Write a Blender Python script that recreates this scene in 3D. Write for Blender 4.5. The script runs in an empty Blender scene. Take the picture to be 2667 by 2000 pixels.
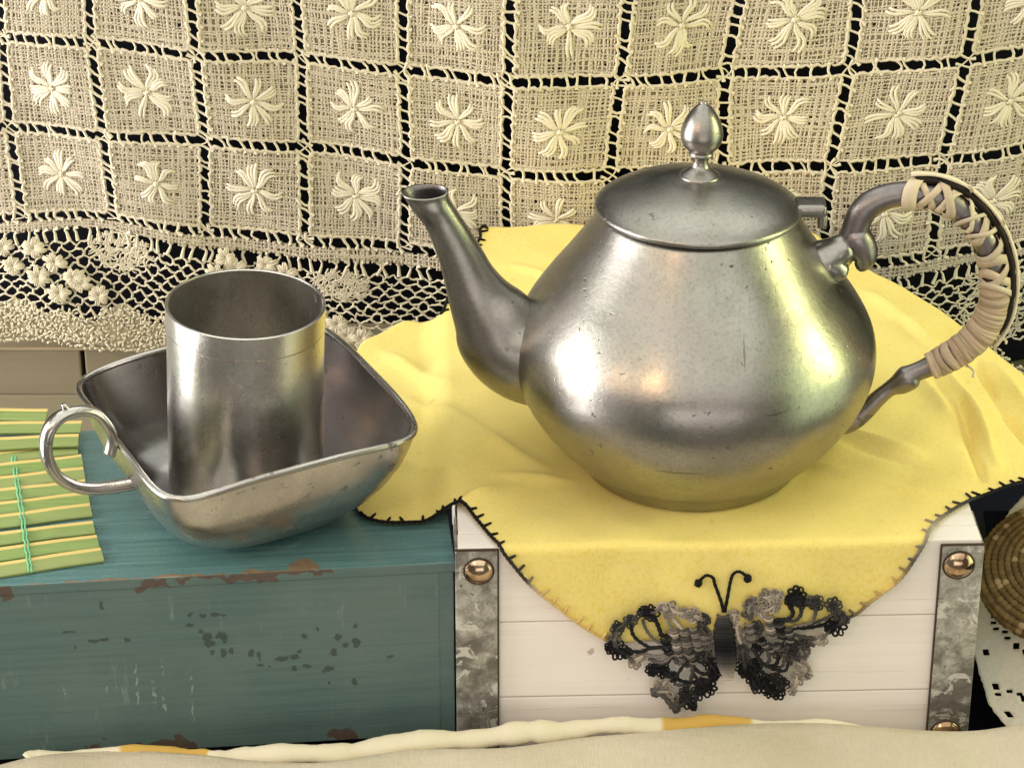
import bpy, bmesh, math, random
import numpy as np
from mathutils import Vector, Matrix
from mathutils.geometry import delaunay_2d_cdt

random.seed(7)
rng = np.random.default_rng(7)
SC = bpy.context.scene
COL = SC.collection

# ------------------------------------------------------------------ camera
H = 0.115                                   # top of the white crate above the table
FPX, PITCH = 7500.0, math.radians(27.8)     # focal length in pixels of a 2667 px wide frame
CAM = np.array([0.0, -1.0556, H + 0.6327])
cp, sp = math.cos(PITCH), math.sin(PITCH)
FWD = np.array([0, cp, -sp]); UP = np.array([0, sp, cp]); RGT = np.array([1.0, 0, 0])
cam_d = bpy.data.cameras.new("camera")
cam_d.sensor_fit = 'HORIZONTAL'; cam_d.sensor_width = 36.0
cam_d.lens = FPX / 2667.0 * 36.0
cam_d.clip_start = 0.05; cam_d.clip_end = 50
cam = bpy.data.objects.new("camera", cam_d)
cam.location = CAM; cam.rotation_euler = (math.pi/2 - PITCH, 0, 0)
COL.objects.link(cam); SC.camera = cam

# ------------------------------------------------------------------ world, lamps, exposure
SC.view_settings.view_transform = 'Standard'
SC.view_settings.look = 'None'
SC.view_settings.exposure = 0.30
SC.view_settings.gamma = 1.0
w = bpy.data.worlds.new("World"); SC.world = w; w.use_nodes = True
w.node_tree.nodes['Background'].inputs[0].default_value = (0.88, 0.80, 0.66, 1)
w.node_tree.nodes['Background'].inputs[1].default_value = 0.15

def area_lamp(name, loc, target, sx, sy, rad, color):
    d = bpy.data.lights.new(name, 'AREA'); d.shape = 'RECTANGLE'
    d.size = sx; d.size_y = sy; d.energy = rad * math.pi * sx * sy; d.color = color
    o = bpy.data.objects.new(name, d); COL.objects.link(o)
    o.location = loc
    o.rotation_euler = (Vector(target) - Vector(loc)).to_track_quat('-Z', 'Y').to_euler()
    return o
TP = (0.08, 0.07, 0.20)
area_lamp("window_light_left", (-1.52, -0.10, 0.12), (0.08, 0.05, 0.12), 0.85, 1.60, 9.5, (1.0, 0.975, 0.93))
area_lamp("garden_light_right", (1.62, -0.25, 0.15), (.08, .05, .15), 1.10, 1.70, 1.5, (0.80, 0.95, 0.55))
area_lamp("sunlit_gap_right", (1.52, 0.02, 0.62), (.08, .05, .20), 0.26, 0.62, 13.0, (1.0, 1.0, 0.42))
area_lamp("ceiling_bounce", (-0.15, -1.25, 1.85), (-0.05, -0.45, 0.1), 4.4, 3.0, 0.95, (1.0, 0.99, 0.89))
area_lamp("ceiling_bounce", (0.05, 0.75, 1.75), (0.05, 0.25, 0.1), 2.6, 1.2, 1.25, (0.97, 1.0, 0.90))
area_lamp("front_fill", (0.25, -2.1, 0.12), (0.1, 0.0, 0.08), 1.7, 0.75, 1.25, (1.0, 0.93, 0.87))  # added fill without a real source, brightens the front faces
def bulb(name, loc, energy, r, color):
    d = bpy.data.lights.new(name, 'POINT'); d.energy = energy; d.shadow_soft_size = r; d.color = color
    o = bpy.data.objects.new(name, d); COL.objects.link(o); o.location = loc
bulb("warm_bulb", (-0.62, -1.15, 1.00), 6.0, 0.022, (1.0, 0.52, 0.22))
bulb("warm_bulb", (-1.27, -0.88, 0.92), 5.0, 0.022, (1.0, 0.60, 0.30))

# ------------------------------------------------------------------ pixel geometry helpers
def ray(px, py):
    px = np.asarray(px, float); py = np.asarray(py, float)
    x = (px - 1333.5) / FPX; y = -(py - 1000.0) / FPX
    return x[..., None]*RGT + y[..., None]*UP + FWD
def on_plane(px, py, p0, n):
    d = ray(px, py); n = np.asarray(n, float)
    t = np.dot(np.asarray(p0, float) - CAM, n) / (d @ n)
    return CAM + d * np.asarray(t)[..., None]
def on_z(px, py, z): return on_plane(px, py, (0, 0, z), (0, 0, 1))
def on_y(px, py, y): return on_plane(px, py, (0, y, 0), (0, 1, 0))
PX = 0.000172                               # metres per photo pixel near the teapot

def cr(pts, n=8, closed=False):
    """Catmull-Rom through points (any dimension)"""
    P = np.asarray(pts, float); m = len(P); out = []
    rngk = range(m if closed else m-1)
    for k in rngk:
        p0 = P[(k-1) % m] if (closed or k > 0) else 2*P[0]-P[1]
        p1 = P[k]; p2 = P[(k+1) % m]
        p3 = P[(k+2) % m] if (closed or k+2 < m) else 2*P[-1]-P[-2]
        for i in range(n):
            t = i/n
            out.append(0.5*((2*p1)+(-p0+p2)*t+(2*p0-5*p1+4*p2-p3)*t*t+(-p0+3*p1-3*p2+p3)*t**3))
    if not closed: out.append(P[-1])
    return np.array(out)

# ------------------------------------------------------------------ mesh builder
class MB:
    def __init__(self): self.v = []; self.f = []; self.c = []; self.m = []; self.n = 0
    def add(self, verts, faces, col=None, mat=0):
        verts = np.asarray(verts, float)
        self.v.append(verts)
        b = self.n
        self.f.extend([tuple(int(i)+b for i in f) for f in faces])
        self.m.extend([mat]*len(faces))
        if col is not None:
            c = np.asarray(col, float)
            if c.ndim == 1: c = np.tile(c, (len(verts), 1))
            self.c.append(c)
        else: self.c.append(np.ones((len(verts), 3)))
        self.n += len(verts)
    def tube(self, pts, r, seg=6, caps=True, col=None, flat=1.0, up=None, mat=0, closed=False):
        P = np.asarray(pts, float); m = len(P)
        R = np.broadcast_to(np.asarray(r, float), (m,))
        if closed: T = np.roll(P, -1, 0) - np.roll(P, 1, 0)
        else: T = np.gradient(P, axis=0)
        T /= np.maximum(np.linalg.norm(T, axis=1, keepdims=True), 1e-12)
        if up is None:
            a = np.array([0, 0, 1.0]) if abs(T[0][2]) < 0.9 else np.array([1.0, 0, 0])
        else: a = np.asarray(up, float)
        N = np.zeros_like(P)
        nrm = a - T[0]*np.dot(a, T[0]); nrm /= np.linalg.norm(nrm)
        for i in range(m):
            if up is not None: nrm = a - T[i]*np.dot(a, T[i])
            else: nrm = nrm - T[i]*np.dot(nrm, T[i])
            nrm = nrm/max(np.linalg.norm(nrm), 1e-9); N[i] = nrm
        B = np.cross(T, N)
        th = np.linspace(0, 2*math.pi, seg, endpoint=False)
        V = P[:, None, :] + R[:, None, None]*(np.cos(th)[None, :, None]*N[:, None, :]*flat + np.sin(th)[None, :, None]*B[:, None, :])
        V = V.reshape(-1, 3); F = []
        for i in range(m if closed else m-1):
            i2 = (i+1) % m
            for j in range(seg):
                F.append((i*seg+j, i*seg+(j+1) % seg, i2*seg+(j+1) % seg, i2*seg+j))
        if caps and not closed:
            F.append(tuple(range(seg-1, -1, -1))); F.append(tuple((m-1)*seg+j for j in range(seg)))
        c = col
        if col is not None and np.asarray(col).ndim == 2: c = np.repeat(np.asarray(col, float), seg, axis=0)
        self.add(V, F, c, mat)
    def blob(self, p, r, ax=None, col=None, lat=5, lon=7, jit=0.0):
        """a small lumpy ball; r is a scalar or three radii along ax (3x3)"""
        R = np.broadcast_to(np.asarray(r, float), (3,)); A = np.eye(3) if ax is None else np.asarray(ax)
        V = [(0, 0, 1)]
        for i in range(1, lat):
            a = math.pi*i/lat
            for j in range(lon):
                b = 2*math.pi*(j+0.5*(i % 2))/lon
                k = 1+jit*random.uniform(-1, 1)
                V.append((math.sin(a)*math.cos(b)*k, math.sin(a)*math.sin(b)*k, math.cos(a)*k))
        V.append((0, 0, -1)); V = np.array(V)*R @ A + np.asarray(p)
        F = [(0, 1+j, 1+(j+1) % lon) for j in range(lon)]
        for i in range(lat-2):
            for j in range(lon):
                a = 1+i*lon+j; b = 1+i*lon+(j+1) % lon
                F.append((a, a+lon, b+lon, b))
        e = len(V)-1; s = 1+(lat-2)*lon
        F += [(e, s+(j+1) % lon, s+j) for j in range(lon)]
        self.add(V, F, col)
    def build(self, name, mats, parent=None, smooth=True, origin=None, kind=None, label=None):
        V = np.concatenate(self.v) if self.v else np.zeros((0, 3))
        org = np.zeros(3)
        if parent is not None: org = wloc(parent)
        if origin is not None: org = np.asarray(origin, float)
        me = bpy.data.meshes.new(name)
        me.from_pydata((V-org).tolist(), [], self.f)
        if not isinstance(mats, (list, tuple)): mats = [mats]
        for q in mats: me.materials.append(q)
        me.polygons.foreach_set('material_index', self.m)
        me.polygons.foreach_set('use_smooth', [smooth]*len(self.f))
        at = me.color_attributes.new('col', 'FLOAT_COLOR', 'POINT')
        C = np.concatenate(self.c); C = np.hstack([C, np.ones((len(C), 1))])
        at.data.foreach_set('color', C.ravel())
        me.update()
        o = bpy.data.objects.new(name, me); COL.objects.link(o)
        if parent is not None:
            o.parent = parent
            if origin is not None: o.location = org - wloc(parent)
        elif origin is not None: o.location = org
        if kind: o['kind'] = kind
        if label: o['label'] = label
        return o

def wloc(o):
    p = np.zeros(3)
    while o is not None: p = p + np.array(o.location); o = o.parent
    return p
def thing(name, label, cat, loc, group=None):
    o = bpy.data.objects.new(name, None); COL.objects.link(o); o.location = loc
    o.empty_display_size = 0.02
    o['label'] = label; o['category'] = cat
    if group: o['group'] = group
    return o
def tag(o, label, cat): o['label'] = label; o['category'] = cat; return o

def box(O, ex, ey, sx, sy, sz, bev=0.0008, seg=2, sub=0):
    """bevelled box from corner O along ex, ey, +z; returns verts, faces"""
    bm = bmesh.new(); bmesh.ops.create_cube(bm, size=1.0)
    for v in bm.verts: v.co = Vector(((v.co.x+.5)*sx, (v.co.y+.5)*sy, (v.co.z+.5)*sz))
    if bev > 0: bmesh.ops.bevel(bm, geom=bm.edges[:], offset=bev, segments=seg, profile=.6, affect='EDGES')
    bm.verts.ensure_lookup_table(); bm.verts.index_update()
    ez = np.array([0, 0, 1.0])
    V = np.array([np.asarray(O)+ex*v.co.x+ey*v.co.y+ez*v.co.z for v in bm.verts])
    F = [tuple(v.index for v in f.verts) for f in bm.faces]; bm.free()
    return V, F

def lathe(prof, seg, c, sub=4):
    """(z,r) profile smoothed and spun about the vertical through c"""
    P = cr(prof, sub) if sub > 1 else np.asarray(prof, float)
    th = np.linspace(0, 2*math.pi, seg, endpoint=False)
    V = np.stack([c[0]+P[:, 1][:, None]*np.cos(th), c[1]+P[:, 1][:, None]*np.sin(th), c[2]+np.repeat(P[:, 0][:, None], seg, 1)], -1).reshape(-1, 3)
    F = [(i*seg+j, i*seg+(j+1) % seg, (i+1)*seg+(j+1) % seg, (i+1)*seg+j) for i in range(len(P)-1) for j in range(seg)]
    return V, F

# ------------------------------------------------------------------ materials
class NT:
    def __init__(self, name):
        self.mat = bpy.data.materials.new(name); self.mat.use_nodes = True
        self.t = self.mat.node_tree; self.b = self.t.nodes['Principled BSDF']
        self.oc = self.new('ShaderNodeTexCoord').outputs['Object']
    def new(self, typ, **kw):
        n = self.t.nodes.new(typ)
        for k, v in kw.items(): setattr(n, k, v)
        return n
    def link(self, a, b): self.t.links.new(a, b)
    def set(self, sock, v):
        if isinstance(v, bpy.types.NodeSocket): self.link(v, sock)
        elif v is not None:
            if isinstance(v, (tuple, list)) and len(v) == 3 and sock.type == 'RGBA': v = (*v, 1)
            sock.default_value = v
    def mapping(self, scale=(1, 1, 1), loc=(0, 0, 0), rot=(0, 0, 0), vec=None):
        n = self.new('ShaderNodeMapping'); self.link(vec or self.oc, n.inputs['Vector'])
        n.inputs['Scale'].default_value = scale; n.inputs['Location'].default_value = loc; n.inputs['Rotation'].default_value = rot
        return n.outputs[0]
    def noise(self, scale, detail=3, rough=.55, vec=None, dist=0.0):
        n = self.new('ShaderNodeTexNoise'); self.link(vec or self.oc, n.inputs['Vector'])
        n.inputs['Scale'].default_value = scale; n.inputs['Detail'].default_value = detail
        n.inputs['Roughness'].default_value = rough; n.inputs['Distortion'].default_value = dist
        return n.outputs['Fac']
    def voronoi(self, scale, vec=None, feature='F1', out='Distance'):
        n = self.new('ShaderNodeTexVoronoi', feature=feature); self.link(vec or self.oc, n.inputs['Vector'])
        n.inputs['Scale'].default_value = scale
        return n.outputs[out]
    def ramp(self, fac, stops):
        n = self.new('ShaderNodeValToRGB'); self.link(fac, n.inputs[0])
        e = n.color_ramp.elements
        while len(e) < len(stops): e.new(0.5)
        for k, (p, c) in enumerate(stops):
            e[k].position = p
            e[k].color = (c, c, c, 1) if isinstance(c, (int, float)) else (*c, 1)
        return n.outputs[0]
    def mix(self, fac, a, b, mode='MIX'):
        n = self.new('ShaderNodeMix', data_type='RGBA', blend_type=mode)
        self.set(n.inputs['Factor'], fac); self.set(n.inputs['A'], a); self.set(n.inputs['B'], b)
        return n.outputs['Result']
    def math(self, op, a, b=0.0, clamp=False):
        n = self.new('ShaderNodeMath', operation=op); n.use_clamp = clamp
        self.set(n.inputs[0], a); self.set(n.inputs[1], b); return n.outputs[0]
    def sep(self, vec=None):
        n = self.new('ShaderNodeSeparateXYZ'); self.link(vec or self.oc, n.inputs[0]); return n.outputs
    def bump(self, h, strength=.3, dist=.001, normal=None):
        n = self.new('ShaderNodeBump'); self.link(h, n.inputs['Height'])
        n.inputs['Strength'].default_value = strength; n.inputs['Distance'].default_value = dist
        if normal is not None: self.link(normal, n.inputs['Normal'])
        return n.outputs[0]
    def attr(self, name='col'):
        n = self.new('ShaderNodeAttribute'); n.attribute_name = name; return n.outputs['Color']
    def out(self, col=None, rough=None, metal=None, normal=None, spec=None, sheen=None):
        b = self.b
        self.set(b.inputs['Base Color'], col); self.set(b.inputs['Roughness'], rough); self.set(b.inputs['Metallic'], metal)
        if normal is not None: self.link(normal, b.inputs['Normal'])
        if spec is not None: self.set(b.inputs['Specular IOR Level'], spec)
        if sheen is not None: b.inputs['Sheen Weight'].default_value = sheen
        return self.mat
    def ellipse(self, cx, cz, rx, rz, vec):
        """1 inside an ellipse in the (x,z) of vec, soft edge"""
        s = self.sep(vec)
        a = self.math('DIVIDE', self.math('SUBTRACT', s[0], cx), rx); c = self.math('DIVIDE', self.math('SUBTRACT', s[2], cz), rz)
        d = self.math('ADD', self.math('MULTIPLY', a, a), self.math('MULTIPLY', c, c))
        return self.math('SUBTRACT', 1.0, d)
    def jitter(self, amount, scale, vec=None):
        n = self.new('ShaderNodeTexNoise'); self.link(vec or self.oc, n.inputs['Vector']); n.inputs['Scale'].default_value = scale; n.inputs['Detail'].default_value = 4
        s = self.new('ShaderNodeVectorMath', operation='SUBTRACT'); self.link(n.outputs['Color'], s.inputs[0]); s.inputs[1].default_value = (.5, .5, .5)
        m = self.new('ShaderNodeVectorMath', operation='SCALE'); self.link(s.outputs[0], m.inputs[0]); m.inputs['Scale'].default_value = amount
        a = self.new('ShaderNodeVectorMath', operation='ADD'); self.link(vec or self.oc, a.inputs[0]); self.link(m.outputs[0], a.inputs[1])
        return a.outputs[0]

def pewter(name, base, dark, r0, r1, pit=0.62, streak=None, bump=.06, grain=.0, ps=150, marks=()):
    n = NT(name)
    big = n.noise(16, 5, .6); fine = n.noise(420, 3, .7); mid = n.noise(75, 4, .65)
    vec = n.mapping(streak) if streak else None
    st = n.noise(60, 4, .6, vec=vec)
    c = n.mix(n.ramp(big, [(.35, 0), (.65, 1)]), base, dark)
    c = n.mix(n.math('MULTIPLY', n.ramp(st, [(.4, 0), (.7, 1)]), .45), c, dark)
    c = n.mix(n.math('MULTIPLY', n.ramp(n.noise(650, 3, .75), [(.48, 0), (.66, 1)]), grain), c, (.14, .135, .12))
    c = n.mix(n.math('MULTIPLY', n.ramp(mid, [(.5, 0), (.66, 1)]), grain*.6), c, dark)
    hue = n.ramp(n.noise(24, 4, .6), [(.42, 0), (.60, 1)]); c = n.mix(n.math('MULTIPLY', hue, .5), c, n.mix(.6, c, (.40, .335, .35)))
    pits = n.ramp(n.noise(ps, 2, .5), [(pit, 0), (pit+.06, 1)])
    where = n.ramp(n.noise(28, 3, .6), [(.5, 0), (.62, 1)])
    pm = n.math('MULTIPLY', pits, where)
    c = n.mix(n.math('MULTIPLY', pm, .8), c, (.03, .027, .022))
    for (mx, mz, rx, rz) in marks:                    # single scratches
        c = n.mix(n.math('MULTIPLY', n.math('MULTIPLY', n.ellipse(mx, mz, rx, rz, n.jitter(.002, 90)), 1.5, True), .55), c, (.10, .09, .075))
    r = n.math('ADD', n.math('MULTIPLY', mid, r1-r0), r0)
    r = n.math('ADD', r, n.math('MULTIPLY', n.math('SUBTRACT', big, .5), .30))
    r = n.math('ADD', r, n.math('MULTIPLY', n.math('SUBTRACT', st, .5), .16))
    h = n.math('ADD', n.math('MULTIPLY', fine, .5), n.math('MULTIPLY', mid, .6))
    h = n.math('SUBTRACT', h, n.math('MULTIPLY', pm, 1.5))
    return n.out(c, r, n.math('SUBTRACT', 1.0, n.math('MULTIPLY', pm, .7)), n.bump(h, bump, .0006))

M = {}
M['pewter'] = pewter('pewter', (.46, .457, .41), (.31, .30, .265), .25, .42, pit=.66, streak=(1, 1, .25), bump=.20, grain=.36, ps=360, marks=[(.0165, .086, .0005, .0070), (-.010, .034, .012, .0006), (.030, .062, .006, .0005)])
M['pewter_dark'] = pewter('pewter_handle', (.36, .335, .33), (.22, .20, .20), .34, .50, bump=.25, grain=.3)
M['cup_metal'] = pewter('cup_metal', (.88, .85, .79), (.78, .75, .69), .25, .36, pit=.66, streak=(1, 1, .05), bump=.08, grain=.2, ps=220)
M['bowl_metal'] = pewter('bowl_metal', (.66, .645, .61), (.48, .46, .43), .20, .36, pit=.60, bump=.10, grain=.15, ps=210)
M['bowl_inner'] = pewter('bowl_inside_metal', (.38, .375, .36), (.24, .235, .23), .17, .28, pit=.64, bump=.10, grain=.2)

def yarn(name, col, rough=.9, bump=.5, scale=2200, vary=.10, attr=False):
    n = NT(name)
    c = n.attr() if attr else col
    f = n.noise(scale, 2, .6); g = n.noise(60, 3, .6)
    c2 = n.mix(n.math('MULTIPLY', f, vary*3), c, (.25, .18, .10), 'MULTIPLY')
    c2 = n.mix(n.math('MULTIPLY', g, vary*2), c2, (.62, .52, .36), 'MULTIPLY')
    return n.out(c2, rough, 0.0, n.bump(f, bump, .0003), spec=.2)
M['linen'] = yarn('linen_thread', (.75, .68, .535), vary=.10)
M['linen_ground'] = yarn('linen_ground', (.43, .37, .275), vary=.2)
M['embroidery'] = yarn('embroidery_cotton', (.80, .735, .585), vary=.04)
M['net'] = yarn('lace_net_thread', (.78, .715, .55), vary=.06)
M['black_yarn'] = yarn('black_yarn', (.012, .011, .013), vary=.02)
M['yarn_col'] = yarn('variegated_yarn', None, vary=.06, attr=True, bump=.8)
M['rattan'] = yarn('rattan_strip', None, rough=.55, bump=.4, scale=500, vary=.07, attr=True)

def napkin_mat():
    n = NT('yellow_linen')
    big = n.noise(26, 4, .6); mid = n.noise(9, 3, .5)
    u = n.noise(1, 2, .5, vec=n.mapping((2600, 420, 500), rot=(0, 0, .72)))
    v = n.noise(1, 2, .5, vec=n.mapping((420, 2600, 500), rot=(0, 0, .72)))
    wv = n.math('ADD', u, v)
    c = n.mix(n.ramp(big, [(.3, 0), (.7, 1)]), (.87, .695, .170), (.80, .605, .115))
    c = n.mix(n.math('MULTIPLY', n.ramp(mid, [(.4, 0), (.7, 1)]), .5), c, (.87, .70, .19))
    c = n.mix(n.ramp(wv, [(.8, 0), (1.2, .32)]), c, (.96, .86, .44))
    spot = n.ramp(n.noise(70, 2, .5), [(.70, 0), (.76, 1)])
    c = n.mix(n.math('MULTIPLY', spot, .35), c, (.55, .40, .09))
    n.b.inputs['Subsurface Weight'].default_value = 0.0
    return n.out(c, .88, 0, n.bump(wv, .16, .0005, n.bump(n.noise(40, 2, .45, dist=.6), .30, .0035)), spec=.12, sheen=.1)
M['napkin'] = napkin_mat()

def paint_blue(top=False):
    n = NT('teal_paint_lit_top' if top else 'teal_paint_front')
    g = n.noise(1, 4, .6, vec=n.mapping((14, 90, 420))) if not top else n.noise(1, 4, .6, vec=n.mapping((16, 420, 90)))
    fine = n.noise(330, 4, .65); big = n.noise(18, 4, .6)
    if top:
        c = n.mix(n.ramp(g, [(.35, 0), (.7, 1)]), (.135, .265, .275), (.075, .165, .165))  # lighter, bluer than the front: the top's sheen is put into its colour
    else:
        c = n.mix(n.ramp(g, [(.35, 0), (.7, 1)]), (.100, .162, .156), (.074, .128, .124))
        c = n.mix(n.ramp(big, [(.45, 0), (.7, .6)]), c, (.13, .18, .166))
        rub = n.ramp(n.noise(1, 4, .7, vec=n.mapping((150, 60, 28))), [(.60, 0), (.72, .55)])
        c = n.mix(n.math('MULTIPLY', rub, n.ramp(n.noise(22, 2, .5), [(.5, 0), (.62, 1)])), c, (.26, .33, .29))
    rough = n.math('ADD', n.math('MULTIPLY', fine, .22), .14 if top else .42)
    h = n.math('ADD', n.math('MULTIPLY', fine, .5), g)
    return n, c, rough, h
n, c, r, h = paint_blue(True)
M['blue_top_n'] = (n, c, r, h)

def wood_white():
    n = NT('whitewashed_wood')
    g = n.noise(1, 4, .62, vec=n.mapping((7, 60, 260))); big = n.noise(11, 3, .6)
    c = n.mix(n.ramp(g, [(.3, 0), (.75, 1)]), (.92, .865, .815), (.85, .785, .73))
    c = n.mix(n.ramp(big, [(.45, 0), (.7, .5)]), c, (.89, .83, .76))
    k = n.ramp(n.noise(1, 3, .5, vec=n.mapping((9, 60, 700))), [(.66, 0), (.74, .55)])
    c = n.mix(k, c, (.42, .35, .29))
    gz = n.ramp(n.noise(1, 4, .6, vec=n.mapping((3.2, 40, 150), loc=(.3, 0, .2))), [(.60, 0), (.72, .45)])
    c = n.mix(gz, c, (.50, .44, .39))
    sp_ = n.ramp(n.noise(130, 2, .5), [(.75, 0), (.79, .8)])
    c = n.mix(sp_, c, (.45, .37, .29))
    return n.out(c, .62, 0, n.bump(g, .12, .0006))
M['white_wood'] = wood_white()

def galv():
    n = NT('galvanised_steel')
    a = n.noise(150, 6, .75, dist=.6); b = n.noise(40, 4, .6); f = n.noise(330, 3, .6)
    c = n.mix(n.ramp(a, [(.35, 0), (.62, 1)]), (.66, .65, .60), (.30, .29, .25))
    c = n.mix(n.ramp(b, [(.5, 0), (.60, .75)]), c, (.13, .115, .10))
    c = n.mix(n.ramp(n.noise(75, 5, .7, dist=1.2), [(.56, 0), (.60, .8)]), c, (.80, .79, .74))
    c = n.mix(n.ramp(f, [(.66, 0), (.72, .9)]), c, (.05, .035, .025))
    ru = n.math('ADD', n.math('MULTIPLY', a, .35), .34)
    return n.out(c, ru, .65, n.bump(f, .12, .0005))
M['galv'] = galv()
n = NT('rusty_edge'); M['rust_edge'] = n.out(n.mix(n.noise(200, 3), (.035, .018, .012), (.08, .05, .035)), .8, .2)
n = NT('rivet_brass'); M['rivet'] = n.out(n.mix(n.ramp(n.noise(160, 3), [(.45, 0), (.6, 1)]), (.66, .50, .34), (.40, .25, .15)), .16, 1.0)
n = NT('taupe_paint'); g = n.noise(1, 4, .6, vec=n.mapping((20, 60, 240)))
M['taupe'] = n.out(n.mix(g, (.33, .285, .195), (.26, .22, .15)), .6, 0, n.bump(g, .1, .0005))
n = NT('lit_ledge_paint'); M['pale'] = n.out(n.mix(n.noise(50, 3), (.55, .46, .30), (.46, .38, .24)), .6)  # paler than the taupe: the lit top edge is put into the colour
n = NT('black_cloth'); M['black_cloth'] = n.out(n.mix(n.noise(300, 3), (.006, .006, .009), (.011, .011, .016)), .95, 0, spec=.1)
n = NT('navy_cloth'); M['navy'] = n.out(n.mix(n.noise(300, 3), (.005, .006, .014), (.009, .010, .02)), .9, 0, n.bump(n.noise(900, 2), .2, .0005), spec=.1)
n = NT('olive_cloth'); M['olive'] = n.out(n.mix(n.noise(40, 3), (.10, .10, .055), (.06, .062, .035)), .9, 0, spec=.1)

def bamboo(name, a, b, s):
    n = NT(name)
    oi = n.new('ShaderNodeObjectInfo').outputs['Random']
    g = n.noise(1, 4, .6, vec=n.mapping((18, 500, 500))); k = n.noise(34, 3, .6)
    c = n.mix(n.ramp(g, [(.35, 0), (.7, 1)]), a, b)
    c = n.mix(n.math('MULTIPLY', n.ramp(k, [(.58, 0), (.66, 1)]), .6), c, s)
    c = n.mix(n.math('MULTIPLY', oi, .75), c, (.33, .38, .14))
    return n.out(c, .42, 0, n.bump(g, .1, .0004))
M['bamboo_green'] = bamboo('bamboo_skin', (.30, .42, .13), (.19, .32, .08), (.12, .23, .045))
n = NT('bamboo_cut'); M['bamboo_cut'] = n.out(n.mix(n.noise(1, 3, vec=n.mapping((20, 600, 600))), (.84, .68, .27), (.74, .54, .17)), .6)
M['green_thread'] = yarn('green_thread', (.24, .60, .33), vary=.05)

def runner_mat():
    n = NT('beige_linen')
    u = n.noise(1, 2, .5, vec=n.mapping((1500, 220, 220))); v = n.noise(1, 2, .5, vec=n.mapping((120, 1500, 1500)))
    c = n.mix(n.ramp(n.noise(14, 3), [(.35, 0), (.7, 1)]), (.60, .535, .425), (.53, .465, .36))
    c = n.mix(n.ramp(u, [(.4, 0), (.75, .22)]), c, (.36, .30, .21))
    c = n.mix(n.ramp(v, [(.62, 0), (.72, .3)]), c, (.66, .58, .42))
    return n.out(c, .9, 0, n.bump(n.math('ADD', u, v), .45, .0006, n.bump(n.noise(22, 4, .6), .5, .006)), spec=.1)
M['runner'] = runner_mat()
def hem_mat():
    n = NT('striped_cotton'); c = n.attr(); f = n.noise(500, 3, .7)
    c2 = n.mix(n.math('MULTIPLY', n.ramp(f, [(.35, 0), (.7, 1)]), .35), c, (1, .93, .75), 'MULTIPLY')
    return n.out(c2, .9, 0, n.bump(f, .4, .0006), spec=.1)
M['hem'] = hem_mat()
n = NT('white_cotton'); ch = n.noise(1, 1, .5, vec=n.mapping((420, 420, 420)))
M['doily'] = n.out(n.mix(ch, (.74, .71, .60), (.62, .59, .49)), .9, 0, n.bump(n.noise(650, 2), .5, .0007), spec=.1)
M['coil'] = yarn('coiled_straw', None, rough=.8, bump=.6, scale=900, vary=.10, attr=True)

# ================================================================== SETTING
tb = MB()
V, F = box((-.36, -0.12, -0.03), np.array([1., 0, 0]), np.array([0, 1., 0]), .86, 0.58, 0.03, .002)
tb.add(V, F); tb.build('table', M['navy'], kind='structure', smooth=False)

# ================================================================== WHITE CRATE
FL = on_z(1192, 1426, H); FR = on_z(2557, 1402, H)
ex = FR - FL; CW = np.linalg.norm(ex); ex = ex/CW; ey = np.array([-ex[1], ex[0], 0])
NB = float((on_z(1400, 593, H) - FL) @ ey)          # where the napkin folds down behind
CD = float((on_z(2370, 800, H) - FL) @ ey)
def cl(s, t, z=0.0): return FL + ex*s + ey*t + np.array([0, 0, z])
def front_pt(px, py, off=0.0): return on_plane(px, py, FL - ey*off, ey)
crate = thing('wooden_crate', 'whitewashed wooden crate with riveted metal corner straps under the yellow napkin', 'crate', cl(CW/2, CD/2, -H))
zs = [H - 0.0, float(front_pt(1900, 1610)[2]), float(front_pt(1900, 1806)[2]), 0.001]
th = 0.012
for k in range(3):
    b = MB(); V, F = box(cl(0.0, 0.0004*k, zs[k+1]-H+0.0003), ex, ey, CW, th, zs[k]-zs[k+1]-0.0006, .0006)
    b.add(V, F); b.build('plank', M['white_wood'], crate, smooth=False)
b = MB(); V, F = box(cl(0.0003, th+.00015, -0.0101), ex, ey, CW-.0006, CD-2*th-.0004, .010, .0003); b.add(V, F)
b.build('top_board', M['white_wood'], crate, smooth=False)
for s in (0.0005, CW-th-.0005):
    b = MB(); V, F = box(cl(s, th+.0004, -H+.001), ex, ey, th, CD-2*th-.0008, H-.0113, .0006); b.add(V, F)
    b.build('side_board', M['white_wood'], crate, smooth=False)
b = MB(); V, F = box(cl(0, CD-th, -H+.001), ex, ey, CW, th, H-.001, .0008); b.add(V, F)
b.build('back_board', M['white_wood'], crate, smooth=False)

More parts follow.
